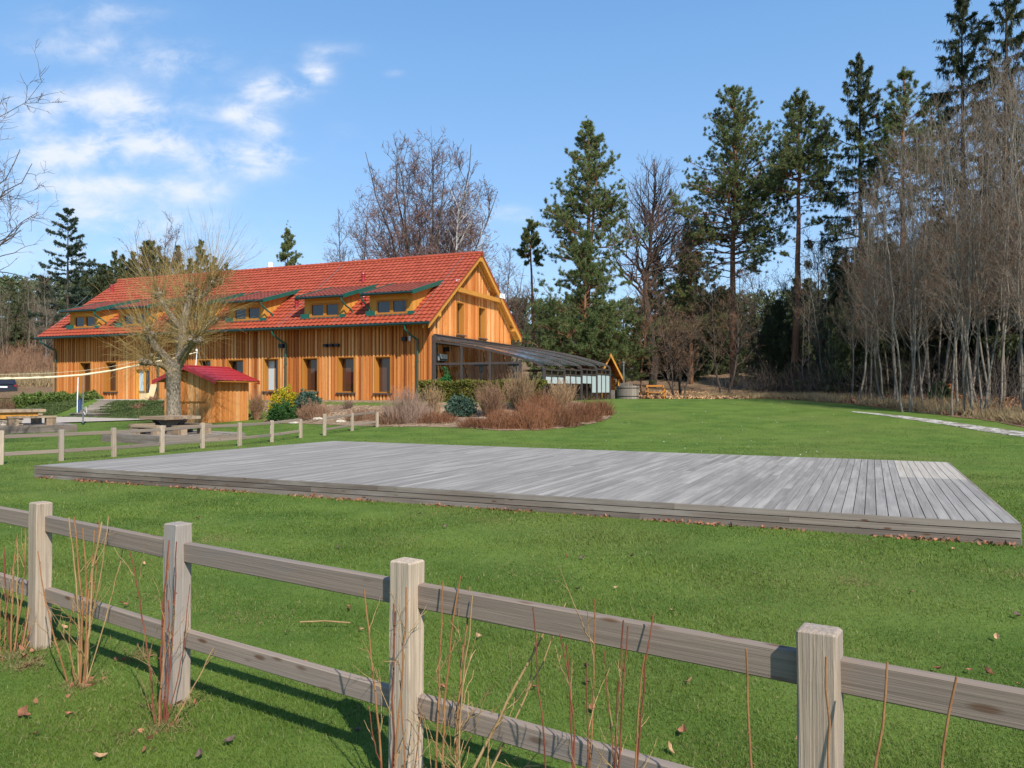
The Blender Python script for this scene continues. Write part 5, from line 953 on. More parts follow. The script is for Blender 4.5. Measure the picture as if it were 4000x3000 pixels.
fit(bare_parts, 'bare_tree', 'bare tree behind the willow crown left of the chimney', 'bare tree', 615, 845, 78, seed=57, stems=3, spread=.12, n1=50, n2=260, n3=900, n4=1600, barkm='greybark', twigm='twigred', cb=.4, r0=.16, ratio1=.25, rmin=.012)
lt_ = fit(bare_parts, 'bare_tree', 'near bare tree reaching in from the left edge', 'bare tree', -230, 420, 21, seed=58, stems=1, n1=34, n2=220, n3=1000, n4=1700, barkm='greybark', twigm='twig', cb=.3, r0=.14, ang1=(.7, 1.2), up1=.15, ratio1=.62, rmin=.007, wob=.2, bendl=.08)
fit(bare_parts, 'hazel_tree', 'spreading bare hazel on the leaf pile at the lawn end', 'bare tree', 2655, 1130, 58, seed=59, stems=5, spread=.42, n1=60, n2=420, n3=1500, n4=3000, barkm='greybark', twigm='twig', cb=.18, r0=.13, ang1=(.4, 1.0), ratio1=.5, rmin=.010, stagger=.3, wob=.22)
fit(bare_parts, 'bare_tree', 'crooked bare tree left of the hazel beside the hot tub', 'bare tree', 2500, 1060, 60, seed=60, stems=1, n1=26, n2=140, n3=500, n4=900, barkm='redbark', twigm='twigdark', cb=.4, r0=.09, rmin=.010, wob=.2)
fit(bare_parts, 'bare_tree', 'grey stemmed bare tree in front of the tallest pine', 'bare tree', 2830, 1000, 62, seed=61, stems=2, spread=.1, n1=50, n2=300, n3=1100, n4=2000, barkm='greybark', twigm='twig', cb=.2, r0=.12, ang1=(.6, 1.1), ratio1=.4, rmin=.010, wob=.2)
fit(bare_parts, 'bare_tree', 'dark bare tree at the foot of the slim pine', 'bare tree', 3010, 1040, 66, seed=62, stems=2, spread=.15, n1=50, n2=300, n3=1100, n4=2000, barkm='darkbark', twigm='twigdark', cb=.2, r0=.13, ratio1=.42, rmin=.011, wob=.22)
fit(bare_parts, 'bare_tree', 'bare tree with dark trunk right of the slim pine', 'bare tree', 3180, 960, 62, seed=63, stems=1, n1=44, n2=260, n3=900, n4=1700, barkm='darkbark', twigm='twigdark', cb=.25, r0=.13, ratio1=.36, rmin=.011, wob=.2)
# thicket of slender pale trees at the right
BS = [(71, 1, .0), (72, 2, .07), (73, 1, .0), (74, 2, .05)]
protoB = []; BH = 16.0
for s, k, sp in BS:
    protoB.append(tree('thicket_tree', None, 'bare tree', (0, 0, -60), bare_parts(seed=s, H=BH, stems=k, spread=sp + .05, n1=44, n2=210, n3=560, n4=760, barkm='palebark', twigm='twig', cb=.24, r0=.082, tap=.22, rf1=.34, ang1=(.65, 1.1), up1=.34, ratio1=.25, rmin=.0075, wob=.2, bendl=.16)))
r = np.random.default_rng(15)
TL = [(3350, 1560, 43, 720), (3405, 1570, 44, 760), (3470, 1585, 40, 640), (3545, 1612, 37, 560), (3565, 1612, 37.4, 600), (3610, 1600, 39, 520), (3625, 1575, 43, 480), (3640, 1560, 46, 430), (3720, 1625, 35, 430), (3765, 1625, 35, 380), (3800, 1588, 40, 330), (3815, 1625, 34.5, 420), (3825, 1625, 34.6, 330), (3900, 1565, 43, 300), (3918, 1585, 40, 330), (3955, 1562, 43, 260), (3968, 1565, 42, 280), (4000, 1630, 33, 250), (4060, 1640, 32, 220), (4120, 1640, 32, 200), (3480, 1560, 48, 620), (3300, 1560, 50, 900), (3250, 1562, 52, 940), (3150, 1560, 55, 1080), (3700, 1560, 48, 380), (3860, 1560, 46, 280), (3760, 1555, 50, 350), (3520, 1555, 50, 560), (4040, 1600, 37, 210), (3420, 1560, 50, 660), (3580, 1560, 47, 520), (3930, 1560, 47, 230), (4020, 1560, 45, 190), (3445, 1575, 42, 690), (3505, 1590, 39.5, 600), (3590, 1590, 41, 500), (3665, 1580, 42, 450), (3740, 1600, 38, 400), (3840, 1600, 38.5, 340), (3880, 1612, 36.5, 310), (3985, 1590, 38, 250), (3380, 1565, 46, 760), (3690, 1565, 45, 420), (3785, 1570, 43, 360), (3330, 1562, 47, 800)]
first = [True] * 4
LB = {0: 'slender pale tree at the left end of the thicket, nearest the slim pine', 3: 'pale double stem at the front of the thicket near the gravel end', 8: 'thick leaning pale trunk at the front of the thicket beside the green fir sapling', 9: 'straight pale stem right of the leaning thick trunk in the thicket', 12: 'pale twin stems rising from one base by the gravel strip'}
TWG = 'slender bare trees of the thicket'
for i, (px, pyb, d, pt) in enumerate(TL):
    k = [2, 0, 1, 3, 0, 2, 0, 2, 0, 2, 0, 3, 1, 2, 0, 3, 2, 0, 1, 3][i % 20]; loc = place(px, pyb, d); s = hgt(pt, loc) / BH; tl = (r.normal() * .035, r.normal() * .04 - .03)
    lab = LB.get(i, 'slender pale-barked bare tree among many in the right hand thicket')
    if first[k]: o = protoB[k]; first[k] = False; o.location = loc; o.rotation_euler = (0, 0, r.uniform(0, 6.28)); o.scale = (s * .92, s * .92, s); o['label'] = lab; o['group'] = TWG; kids_of(o); o.rotation_euler[1] = tl[1]
    else: w_ = r.uniform(.7, 1.0); q_ = dup(protoB[k], loc, r.uniform(0, 6.28), (s * w_, s * w_, s), lab, TWG); q_.rotation_euler[0] = tl[0]; q_.rotation_euler[1] = tl[1]
# ------------------------------------------------------------------ pollard willow
r = np.random.default_rng(90); wl = place(680, 0, 31.0); wz = wl[2]; wd_ = 31.0
def wpt(px, py, dy=0): q = at(px, py, wd_ + dy); return q - np.array(wl)
mt = MB(); tk = [wpt(681, 1690), wpt(680, 1640), wpt(678, 1560), wpt(677, 1490), wpt(676, 1445), wpt(677, 1420)]; tk[0][2] = -.2
mt.tube(tk, [.36, .285, .265, .27, .30, .26], 14)
HEADS = []; LIMBS = []
def limb(pts, rad): mt.tube([wpt(*p) for p in pts], rad, 10); HEADS.append((wpt(*pts[-1]), rad[-1])); LIMBS.append([wpt(*p) for p in pts])
limb([(672, 1440), (645, 1395, -.1), (615, 1365, -.3), (592, 1330, -.4), (580, 1303, -.5)], [.22, .18, .15, .14, .16])
limb([(684, 1440), (706, 1400, .1), (716, 1340, .1), (712, 1290, .2), (722, 1230, .2), (735, 1180, .3), (749, 1148, .3)], [.24, .22, .19, .18, .17, .15, .17])
limb([(704, 1405), (730, 1370, -.5), (750, 1340, -.9), (763, 1322, -1.1)], [.17, .14, .13, .15])
limb([(714, 1350, .1), (760, 1310, .3), (800, 1280, .6), (822, 1257, .8)], [.15, .12, .11, .14])
limb([(735, 1180, .3), (780, 1160, .6), (812, 1130, .8), (829, 1098, .9)], [.13, .11, .10, .13])
limb([(712, 1290, .2), (680, 1250, .5), (645, 1200, .9), (617, 1150, 1.0)], [.14, .11, .10, .12])
limb([(668, 1450), (630, 1425, -.4), (595, 1418, -.6), (570, 1412, -.7)], [.13, .11, .09, .12])
limb([(690, 1420, .2), (700, 1380, 1.0), (690, 1330, 1.6), (680, 1290, 1.9)], [.15, .12, .1, .13])
for h, rad in HEADS:
    for k in range(12): q = h + r.normal(size=3) * rad * .75; z = r.uniform(.5, 1); mt.lathe(q, [(0, -.13 * z), (.09 * z, -.09 * z), (.13 * z, 0), (.09 * z, .09 * z), (0, .13 * z)], 7)
mc = MB(); Ps, Ds, Ls, Bs = [], [], [], []
XH = list(HEADS)
for lp in LIMBS:
    for f in (.45, .62, .78, .9): k = f * (len(lp) - 1); j = int(k); XH.append((lp[j] + (lp[min(j + 1, len(lp) - 1)] - lp[j]) * (k - j), .12))
for i, (h, rad) in enumerate(XH):
    n = 95 if i < len(HEADS) else 26
    if i == 6: n = 45
    hz_ = np.clip((h[2] - 2.2) / 3.0, 0, 1)
    d = norm(r.normal(size=(n, 3)) * [1, 1, .8] + np.array([(h[0] - .2) * .30, h[1] * .2, .25 + .75 * hz_])); Ps.append(h + d * rad * .7 + r.normal(size=(n, 3)) * .06); Ds.append(d); l = r.uniform(.8, 2.35, n) * (.85 + .55 * np.clip(d[:, 2], 0, 1)); Ls.append(l); Bs.append(np.where(d[:, 2] > .6, .05, r.uniform(-.30, .14, n)))
P_, D_, L_, B_ = map(np.concatenate, (Ps, Ds, Ls, Bs)); D2 = D_.copy(); D2[:, 2] += .15
s1 = arcs(r, P_, D2, L_, .0075, 9, .11, B_, .3); emit(mc, s1, 3); s2 = spawn(r, s1, 900, .15, .9, .4, (.15, .45), .08, .8, .005, 5, .08, .02, .5); emit(mc, s2, 3)
tree('pollard_willow', 'pollarded willow with bushy bare shoots beside the red roofed kiosk', 'willow tree', wl, [('trunk', mt, 'willowbark'), ('crown', mc, 'willowshoot')])

# ------------------------------------------------------------------ shrubs
def shrub(name, label, px, pyb, pyt, wpx, mat, n=260, style='up', seed=0, d=None, grp=None, rad=.008, sub=2.2, cat='shrub'):
    r = np.random.default_rng(seed + 300); loc = rg(px, pyb) if d is None else gp(at(px, pyb, d)[0], d); H = EYE + (HZ - pyt) / F * loc[1] - loc[2]; Wm = wpx / F * loc[1]
    a = r.uniform(0, 6.283, n); ro = np.sqrt(r.random(n)); mb = MB()
    if style == 'up': P = np.c_[np.cos(a) * ro * Wm * .14, np.sin(a) * ro * Wm * .14, np.full(n, -.03)]; T = np.c_[np.cos(a) * ro * Wm * .5, np.sin(a) * ro * Wm * .5, H * (1 - .28 * ro ** 2) * r.uniform(.6, 1, n)]
    elif style == 'mound': P = np.c_[np.cos(a) * ro * Wm * .42, np.sin(a) * ro * Wm * .42, np.full(n, -.03)]; T = np.c_[np.cos(a) * ro * Wm * .5 + r.normal(size=n) * .12, np.sin(a) * ro * Wm * .5 + r.normal(size=n) * .12, H * np.sqrt(np.clip(1 - ro ** 2 * .85, .05, 1)) * r.uniform(.6, 1, n)]
    D = T - P; L = np.linalg.norm(D, axis=1); s1 = arcs(r, P, D, L, rad, 6, .12, 0 if style == 'up' else -.06, .4); emit(mb, s1, 3)
    s2 = spawn(r, s1, int(n * sub), .25, 1, .42, (.3, .8), .2, .75, rad * .6, 4, .16, 0, .5); emit(mb, s2, 3); s3 = spawn(r, s2, int(n * sub * 1.4), .2, 1, .5, (.3, .9), .1, .8, rad * .5, 3, .16, 0, .6); emit(mb, s3, 3)
    root = thing(name, label, cat, tuple(loc), grp); mb.V = [v + np.array(loc) for v in mb.V]; mb.build('twigs', MT[mat], root); return root
def leafshrub(name, label, px, pyb, pyt, wpx, mat, n=420, K=12, ln=.12, wd=.03, seed=0, d=None, up=.6, flat=False, grp=None, twig='brown', cat='shrub', spread=.7, holes=.3):
    r = np.random.default_rng(seed + 500); loc = rg(px, pyb) if d is None else gp(at(px, pyb, d)[0], d); H = EYE + (HZ - pyt) / F * loc[1] - loc[2]; Wm = wpx / F * loc[1]
    dirs = norm(r.normal(size=(n, 3)) * [1, 1, .8]); dirs[:, 2] = np.abs(dirs[:, 2]) if not flat else dirs[:, 2]; lump = 1 + .22 * np.sin(dirs[:, 0] * 5 + seed) * np.cos(dirs[:, 1] * 6 + seed * 2) + r.normal(size=n) * .07; rr = r.uniform(.55, 1, n) ** .5 * lump
    C = dirs * rr[:, None] * np.array([Wm / 2, Wm / 2, H * (.95 if not flat else .5)]) + np.array([0, 0, 0 if not flat else H * .5]); mb, mt = MB(), MB(); blades(mb, C, K, dirs * .8 + [0, 0, up], ln, wd, spread, r)
    m = 60; P = np.zeros((m, 3)); s1 = arcs(r, P - [0, 0, .05], C[:m] - P, np.linalg.norm(C[:m], axis=1), .012, 5, .08); emit(mt, s1, 3)
    root = thing(name, label, cat, tuple(loc), grp)
    for q in (mb, mt): q.V = [v + np.array(loc) for v in q.V]
    mb.build('foliage', MT[mat], root); mt.build('twigs', MT[twig], root); return root
G1 = 'low red-brown shrubs at the bed edge'
shrub('shrub', 'hazy grey-pink twiggy shrub left of the tan stems below the downpipe', 1590, 1650, 1500, 210, 'pinkgrey', 420, 'mound', 1, rad=.007, sub=2.8)
shrub('shrub', 'upright tan shrub left of the blue-green juniper', 1692, 1628, 1488, 95, 'tan', 80, 'up', 2, rad=.011, sub=1.8)
shrub('shrub', 'wide brown-tan shrub directly right of the blue-green juniper', 1922, 1632, 1478, 150, 'brown', 230, 'up', 3, rad=.010)
shrub('shrub', 'tallest tan shrub in front of the open pavilion corner', 2030, 1600, 1428, 150, 'tan', 190, 'up', 4, rad=.011, sub=1.9)
shrub('shrub', 'tan upright shrub before the frosted pavilion panes', 2196, 1612, 1464, 130, 'tan', 150, 'up', 5, rad=.011, sub=1.9)
for i, (px, pyb, pyt, w, lab) in enumerate(((1700, 1650, 1598, 190, 'low red-brown twig mound left of the bed stones'), (1860, 1668, 1622, 150, 'low red-brown twig mound below the blue-green juniper'), (1960, 1672, 1585, 190, 'red-brown twig mound below the wide brown-tan shrub'), (2080, 1673, 1560, 190, 'red-brown twig mound in the middle of the front bed edge'), (2190, 1664, 1575, 180, 'red-brown twig mound below the tan shrub by the frosted panes'), (2280, 1645, 1550, 170, 'red-brown twig mound near the tip of the bed'), (2345, 1622, 1553, 110, 'red-brown twig mound at the right end of the bed'), (2110, 1622, 1520, 170, 'red-brown twig mound behind, between two tall tan shrubs'), (1420, 1640, 1590, 160, 'low brown twig mound behind the short three post fence'), (1530, 1655, 1600, 170, 'low brown twig mound right of the short fence'))):
    shrub('low_shrub', lab, px, pyb, pyt, w, 'spirea' if i < 8 else 'brown', 420, 'mound', 20 + i, grp=G1, rad=.0075, sub=2.6)
shrub('shrub', 'brown twig dome right of the yellow blossoming shrub', 1228, 1632, 1556, 140, 'brown', 420, 'mound', 40, rad=.007); shrub('shrub', 'brown bare shrub close to the right wall of the kiosk', 1003, 1640, 1520, 70, 'brown', 190, 'up', 41)
shrub('shrub', 'small grey-tan twig tuft on the stony slope below the house windows', 1360, 1596, 1560, 55, 'pinkgrey', 90, 'up', 42)
leafshrub('juniper_shrub', 'spreading blue-green juniper in the middle of the bed', 1798, 1622, 1548, 118, 'juniper', 560, 14, .10, .032, 1, up=.3); leafshrub('juniper_shrub', 'dark green juniper below the yellow blossoms', 1108, 1642, 1572, 112, 'junipergreen', 520, 13, .10, .032, 2, up=.4); leafshrub('juniper_shrub', 'grey-green juniper between yellow shrub and window', 1200, 1590, 1528, 90, 'juniper', 420, 13, .10, .032, 3, up=.4)
leafshrub('forsythia', 'bright yellow blossoming forsythia beside the house wall', 1112, 1606, 1512, 112, 'forsythia', 650, 12, .075, .035, 4, spread=1.0)
# clipped hedge in front of the pavilion
r = np.random.default_rng(61); mb = MB(); n = 5200; w = r.uniform(0.1, 6.6, n); face = r.random(n); dd = np.where(face < .45, r.uniform(-.1, .05, n), r.uniform(-.1, .75, n)); zt3 = 2.06
zz = np.where(face < .45, r.uniform(.7, zt3, n), zt3 + r.normal(size=n) * .03); C = np.array([EF((a, -1.15 + b, 0)) for a, b in zip(w, dd)]); C[:, 2] = zz; C[:, 2] += .04 * np.sin(w * 3); blades(mb, C, 9, (0, -.5, .7), .11, .05, .8, r)
hd = thing('hedge', 'clipped yellow-green hedge along the front of the glass pavilion', 'hedge', tuple(EF((3.2, -.8, 1.0)))); mb.build('foliage', MT['hedge'], hd); mb = MB(); P = np.array([EF((a, -1.15 + b, .6)) for a, b in zip(r.uniform(.1, 6.5, 300), r.uniform(0, .65, 300))]); emit(mb, arcs(r, P, np.tile([0, 0, 1.0], (300, 1)) + r.normal(size=(300, 3)) * .2, 1.35, .011, 5, .1), 3); mb.build('twigs', MT['brown'], hd)
leafshrub('potted_bush', 'dark green leafy bush inside the pavilion under the air conditioner', 1742, 0, 1452, 52, 'plant', 220, 10, .16, .05, 9, d=39.2, flat=False)
# laurel bushes along the terrace, left
for i, (px, pt, w) in enumerate(((100, 1538, 64), (148, 1532, 66), (196, 1536, 60), (246, 1531, 70), (300, 1538, 60), (358, 1530, 66), (62, 1550, 44))):
    leafshrub('laurel_bush', ['laurel bush nearest the parked dark car', 'laurel bush second along from the dark car', 'laurel bush below the left house corner', 'laurel bush in front of the left downpipe', 'laurel bush by the volleyball poles', 'laurel bush closest to the garden steps', 'small sparse laurel bush at the left end of the row'][i], px, 0, pt, w, 'laurel', 300, 12, .11, .05, 20 + i, d=47.6 - i * .1 + (90 - px) * -.0012, grp='laurel bushes along the terrace', up=.5, spread=.9)
# dark ground cover on the bank (one spreading mass)
mb = MB(); r = np.random.default_rng(62); n = 22000; tt = np.concatenate([r.uniform(10.6, 20.2, n // 2), r.uniform(22.3, 36, n // 2)]); qq = r.uniform(-5.2, -1.75, n); C = HC + HT * tt[:, None] + HS * qq[:, None]; C[:, 2] = gh(C[:, 0], C[:, 1]) + r.uniform(0, .04, n); C = C[np.hypot(C[:, 0] + 15.2, C[:, 1] - 38.9) > 2.6]; blades(mb, C, 6, (0, 0, .3), .085, .028, 1.0, r); tag(mb.build('ground_cover', MT['cover']), 'dark green creeping ground cover on the bank', 'ground cover', kind='stuff')
for i, (px, py, d, w, lab) in enumerate(((545, 1592, 43.6, 48, 'small brown shrub low on the bank left of the willow trunk'), (600, 1566, 45.0, 36, 'small brown shrub high on the bank left of the willow trunk'), (655, 1590, 43.0, 30, 'small brown shrub on the bank beside the willow trunk'))): shrub('small_shrub', lab, px, py, py - 22, w, 'brown', 160, 'mound', 60 + i, d=d)
shrub('small_shrub', 'small brown shrub in front of the parked dark car', 22, 1560, 1530, 70, 'brown', 180, 'mound', 66, d=46)
# stones in the bed
for i, (px, py, s) in enumerate(((1665, 1640, .42), (1694, 1638, .34), (1885, 1640, .3), (1240, 1640, .28), (1150, 1655, .25), (1330, 1650, .26), (1620, 1648, .26))):
    p = rg(px, py); r = np.random.default_rng(i + 900); bm_ = MB(); an = np.linspace(0, 6.283, 9)[:-1]; V = []
    for z, q in ((-.1, .8), (.1, 1.0), (.3, .85), (.42, .45)): V += [[math.cos(a) * q * s * r.uniform(.75, 1.15), math.sin(a) * q * s * .7 * r.uniform(.75, 1.15), z * s * r.uniform(.8, 1.2)] for a in an]
    V.append([0, 0, .45 * s]); q4 = [(k * 8 + j, k * 8 + (j + 1) % 8, k * 8 + 8 + (j + 1) % 8, k * 8 + 8 + j) for k in range(3) for j in range(8)]; bm_.add(np.array(V) + p, q4, [(24 + j, 24 + (j + 1) % 8, 32) for j in range(8)])
    tag(bm_.build('stone', MT['rock'], None), ['large pale stone below the tan shrub left of the juniper', 'pale stone touching the largest bed stone', 'pale stone beneath the blue-green juniper', 'stone at the foot of the brown twig dome', 'small stone before the yellow shrub', 'small stone behind the short fence', 'small stone left of the largest bed stone'][i], 'stone', 'stones in the shrub bed')
# forest edge: sapling, beech sprig, dry grass, brush
leafshrub('fir_sapling', 'small bright green fir sapling beside the leaning thick trunk', 3672, 1572, 1500, 60, 'junipergreen', 260, 12, .2, .05, 31, d=41, cat='sapling'); leafshrub('beech_sapling', 'small beech sapling with orange leaves behind the leaning trunk', 3720, 1570, 1490, 50, 'dryleaf', 110, 6, .10, .07, 32, d=41.5, cat='sapling', spread=1.2)
mb = MB(); r = np.random.default_rng(63); bnd = FB[1:11]; s = np.concatenate([[0], np.cumsum(np.linalg.norm(np.diff(bnd, axis=0), axis=1))]); n = 5200; u = r.uniform(0, s[-1], n); bx, by = np.interp(u, s, bnd[:, 0]), np.interp(u, s, bnd[:, 1]); off = np.abs(r.normal(size=n)) * 2.2 + .2
cl = np.sin(u * .9) + np.sin(u * 2.3 + 1) + r.normal(size=n) * .6; C = np.stack([bx + off * .95, by + off * .35, np.zeros(n)], -1)[cl > -.5]; C[:, 2] = gh(C[:, 0], C[:, 1]); blades(mb, C, 10, (0, 0, 1), .42, .014, .55, r); tag(mb.build('dry_grass', MT['dry']), 'pale dry grass along the edge of the wood', 'dry grass', kind='stuff')
mb = MB(); r = np.random.default_rng(64); n = 1500; u = r.uniform(0, s[-1] + 0, n); bx, by = np.interp(u, s, bnd[:, 0]), np.interp(u, s, bnd[:, 1]); off = r.uniform(1.5, 16, n); P = np.stack([bx + off * .9, by + off * .5, np.zeros(n)], -1); P[:, 2] = gh(P[:, 0], P[:, 1]); a1 = arcs(r, P, np.c_[r.normal(size=(n, 2)) * .5, np.ones(n)], r.uniform(.6, 3.2, n), .012, 6, .2, 0, .4); emit(mb, a1, 3); a2 = spawn(r, a1, 6500, .2, 1, .55, (.4, 1.1), .1, .7, .007, 4, .2, 0, .5); emit(mb, a2, 3); tag(mb.build('undergrowth', MT['twigdark']), 'tangled bare brush under the trees', 'undergrowth', kind='stuff')
mb = MB(); r = np.random.default_rng(65); n = 5200; px = r.uniform(-300, 230, n); d = r.uniform(74, 112, n); P = np.stack([(px - 2000) / F * d, d, np.zeros(n)], -1); P[:, 2] = gh(P[:, 0], P[:, 1]); a1 = arcs(r, P, np.c_[r.normal(size=(n, 2)) * .25, np.ones(n)], r.uniform(.5, 2.4, n), .024, 4, .15, 0, .5); emit(mb, a1, 3); emit(mb, spawn(r, a1, 9000, .2, 1, .6, (.3, .9), .2, .8, .018, 3, .2), 3); tag(mb.build('hillside_scrub', MT['brown']), 'brown scrub and saplings on the hillside left of the house', 'scrub', kind='stuff')
mb = MB(); n = 1500; px = r.uniform(-300, 235, n); d = r.uniform(68, 82, n); C = np.stack([(px - 2000) / F * d, d, np.zeros(n)], -1); C[:, 2] = gh(C[:, 0], C[:, 1]); blades(mb, C, 9, (0, 0, 1), .8, .04, .5, r); tag(mb.build('dry_grass', MT['dry']), 'pale dry grass behind the parked cars', 'dry grass', kind='stuff')
P = []
for i in range(16):
    px = r.uniform(-120, 230); d = r.uniform(80, 100); lab = 'thin bare hillside tree left of the house corner'
    o = dup(protoB[int(r.integers(0, 4))], place(px, 0, d), r.uniform(0, 6), r.uniform(.45, .7), lab, 'thin bare trees on the hillside')
# ------------------------------------------------------------------ pruned canes by the near fence
CG = 'pruned canes along the near fence'
def dfence(px):
    k = (px - 2000) / F; a, b = np.array(FP[1]), np.array(FP[4]); d = b - a; t = (k * a[1] - a[0]) / (d[0] - k * d[1]); return float((a + d * t)[1])
def canes(label, base, stems, mat='cane', side=0, seed=0, name='pruned_shrub', tw=.004):
    """base: photo point of the root; stems: (dx px at base, top px, top py, radius, lean in depth, middle bow px)"""
    r = np.random.default_rng(seed + 40); bx, by = base; d0 = min(EYE * F / (by - HZ), dfence(bx) - .22); root = thing(name, label, 'cane shrub', ((bx - 2000) / F * d0, d0, 0), CG); made = []
    for i, (dx, tx, ty, rad, lean, bow) in enumerate(stems):
        b = np.array([(bx + dx - 2000) / F * d0, d0 + r.normal() * .02, -.03]); t = at(tx, ty, d0 + lean); m = 12; u = np.linspace(0, 1, m)[:, None]; P = b * (1 - u) + t * u; P[:, 0] += (bow / F * d0) * np.sin(u[:, 0] * math.pi); w = np.cumsum(r.normal(size=(m, 3)), 0) * .0035; P += w - w[0]
        R = rad * .56 * np.linspace(1.15, .66, m); mb = MB(); mb.tube(P, R, 8)
        for k in range(1, m - 1):                           # buds
            if r.random() < .8: q = P[k] + r.normal(size=3) * rad * .4; mb.lathe(q, [(0, -rad * .5), (rad * .45, 0), (0, rad * .6)], 5)
        mm = mat[i % len(mat)] if isinstance(mat, (list, tuple)) else mat
        mb.build('stem', MT[mm], root); made.append(Br(P[None], R[None]))
    if side:
        al = Br(np.vstack([q.p for q in made]), np.vstack([q.r for q in made])); s1 = spawn(r, al, side, .05, .85, .42, (.3, .8), .15, .4, tw * .6, 7, .16, .05, .35); mb = MB(); emit(mb, s1, 4); s2 = spawn(r, s1, int(side * 1.6), .2, .95, .45, (.4, .9), .1, .7, tw * .4, 4, .15, 0, .5); emit(mb, s2, 3); mb.build('side_twigs', MT['canepale'], root)
    return root
canes('dense clump of pruned brown canes at the left edge before the first post', (55, 2545), [(-50, -20, 2150, .011, .05, 0), (-10, 30, 2120, .009, .1, -10), (0, 65, 2080, .009, .1, -8), (12, 88, 2120, .008, .05, 6), (20, 105, 2060, .009, .1, 8), (30, 130, 2240, .007, .2, -4), (40, 200, 2180, .007, .25, 0), (35, 210, 2300, .006, .3, 5), (-20, 45, 2300, .008, 0, -12), (50, 160, 2360, .006, .25, -6), (-40, 5, 2330, .008, 0, -8), (25, 150, 2150, .007, .2, 12)], ['cane', 'canered', 'cane', 'canepale'], 22, 1)
canes('pale clump of thick split canes between the first two posts', (325, 2672), [(-5, 268, 2020, .0095, .05, 14), (0, 302, 2010, .011, .05, 16), (5, 330, 2060, .010, .05, 14), (8, 408, 2045, .012, .05, -6), (10, 372, 2080, .009, .05, 0), (14, 425, 2015, .008, .1, -8), (-45, 148, 2160, .008, .15, -6), (-22, 305, 2330, .007, .05, -12), (12, 500, 2095, .006, .2, 12), (2, 395, 2030, .007, .05, 4)], ['canepale', 'cane', 'cane', 'canepale', 'cane'], 16, 2)
canes('dark red canes growing around the second post', (635, 2830), [(-20, 522, 2140, .0075, .05, 10), (-6, 672, 2105, .0095, .05, -6), (0, 660, 2140, .009, .05, 2), (6, 640, 2330, .008, .05, 4), (20, 688, 2120, .0085, .05, 4), (28, 855, 2530, .007, .08, 6), (10, 760, 2280, .005, .12, 20)], ['canered', 'canered', 'cane', 'canered', 'canered', 'canepale', 'canered'], 14, 3)
canes('brown canes growing around the third post', (1560, 3120), [(-60, 1410, 2290, .0078, .02, 10), (-22, 1590, 2280, .008, .02, -4), (-30, 1527, 2360, .0075, .02, 0), (140, 1720, 2270, .008, .04, -10), (150, 1797, 2260, .0085, .05, -6), (210, 1846, 2285, .0085, .06, -4), (20, 1560, 2680, .006, .02, 6), (40, 1640, 2740, .005, .02, 10), (-40, 1432, 2760, .005, 0, 4)], ['cane', 'cane', 'canered', 'cane', 'cane', 'cane'], 24, 4)
canes('pale forked branch with thin twigs leaning right of the third post', (1725, 3090), [(0, 2140, 2440, .0105, .12, -14), (60, 1855, 2320, .006, .1, -14), (80, 2090, 2930, .005, .1, 12), (70, 2220, 2350, .007, .2, 10)], ['canepale'], 22, 5, tw=.005)
canes('slim dark red canes in the middle between the last two posts', (2290, 3110), [(-120, 2085, 2375, .0055, .05, 8), (-30, 2215, 2520, .006, .05, 4), (-25, 2195, 2490, .005, .05, 2), (0, 2310, 2330, .006, .05, -6), (-5, 2305, 2580, .0055, .05, 0), (90, 2455, 2412, .007, .05, -4), (95, 2448, 2440, .0065, .05, -2), (140, 2560, 2412, .0065, .05, -8), (135, 2505, 2560, .0065, .05, -6), (150, 2360, 2540, .004, .1, 0)], ['canered', 'canered', 'canered', 'cane', 'canered'], 16, 6)
for (b, t, rd, lab, dd) in (((2990, 3120), (2902, 2528), .0078, 'single orange-brown cane leaning left before the last post', 12), ((3252, 3160), (3222, 2555), .008, 'single orange-brown cane standing against the last post', 6), ((3345, 3100), (3440, 2590), .0085, 'single orange-brown cane right of the last post', -6), ((3520, 3090), (3722, 2628), .0085, 'slanting thick orange-brown cane at the lower right', -10)):
    canes(lab, b, [(0, t[0], t[1], rd, .03, dd)], 'cane', 0, int(b[0]))
# ------------------------------------------------------------------ fallen leaves
def leaf_proto(seed, mat):
    r = np.random.default_rng(seed); n = 7; L = .11; V = []; 
    for i in range(n):
        t = i / (n - 1); w = .032 * math.sin(math.pi * min(1, t * .92 + .06)) * r.uniform(.8, 1.2); x = (t - .5) * L; c = .030 * (2 * t - 1) ** 2 + .004 + r.normal() * .002
        V += [[x, -w, c + w * .7], [x, 0, c], [x, w, c + w * .5 * r.uniform(.4, 1.6)]]
    q = [(i * 3 + j, i * 3 + 3 + j, i * 3 + 4 + j, i * 3 + 1 + j) for i in range(n - 1) for j in (0, 1)]
    return MB().add(np.array(V), q).build('fallen_leaf', MT[mat], None)
LFS = [leaf_proto(i, m) for i, m in enumerate(('leaf', 'leafpale', 'leafdark'))]
for o in LFS: tag(o, 'curled brown leaf lying on the mown grass', 'leaf', 'fallen leaves on the lawn')
r = np.random.default_rng(99); used = [False] * 3
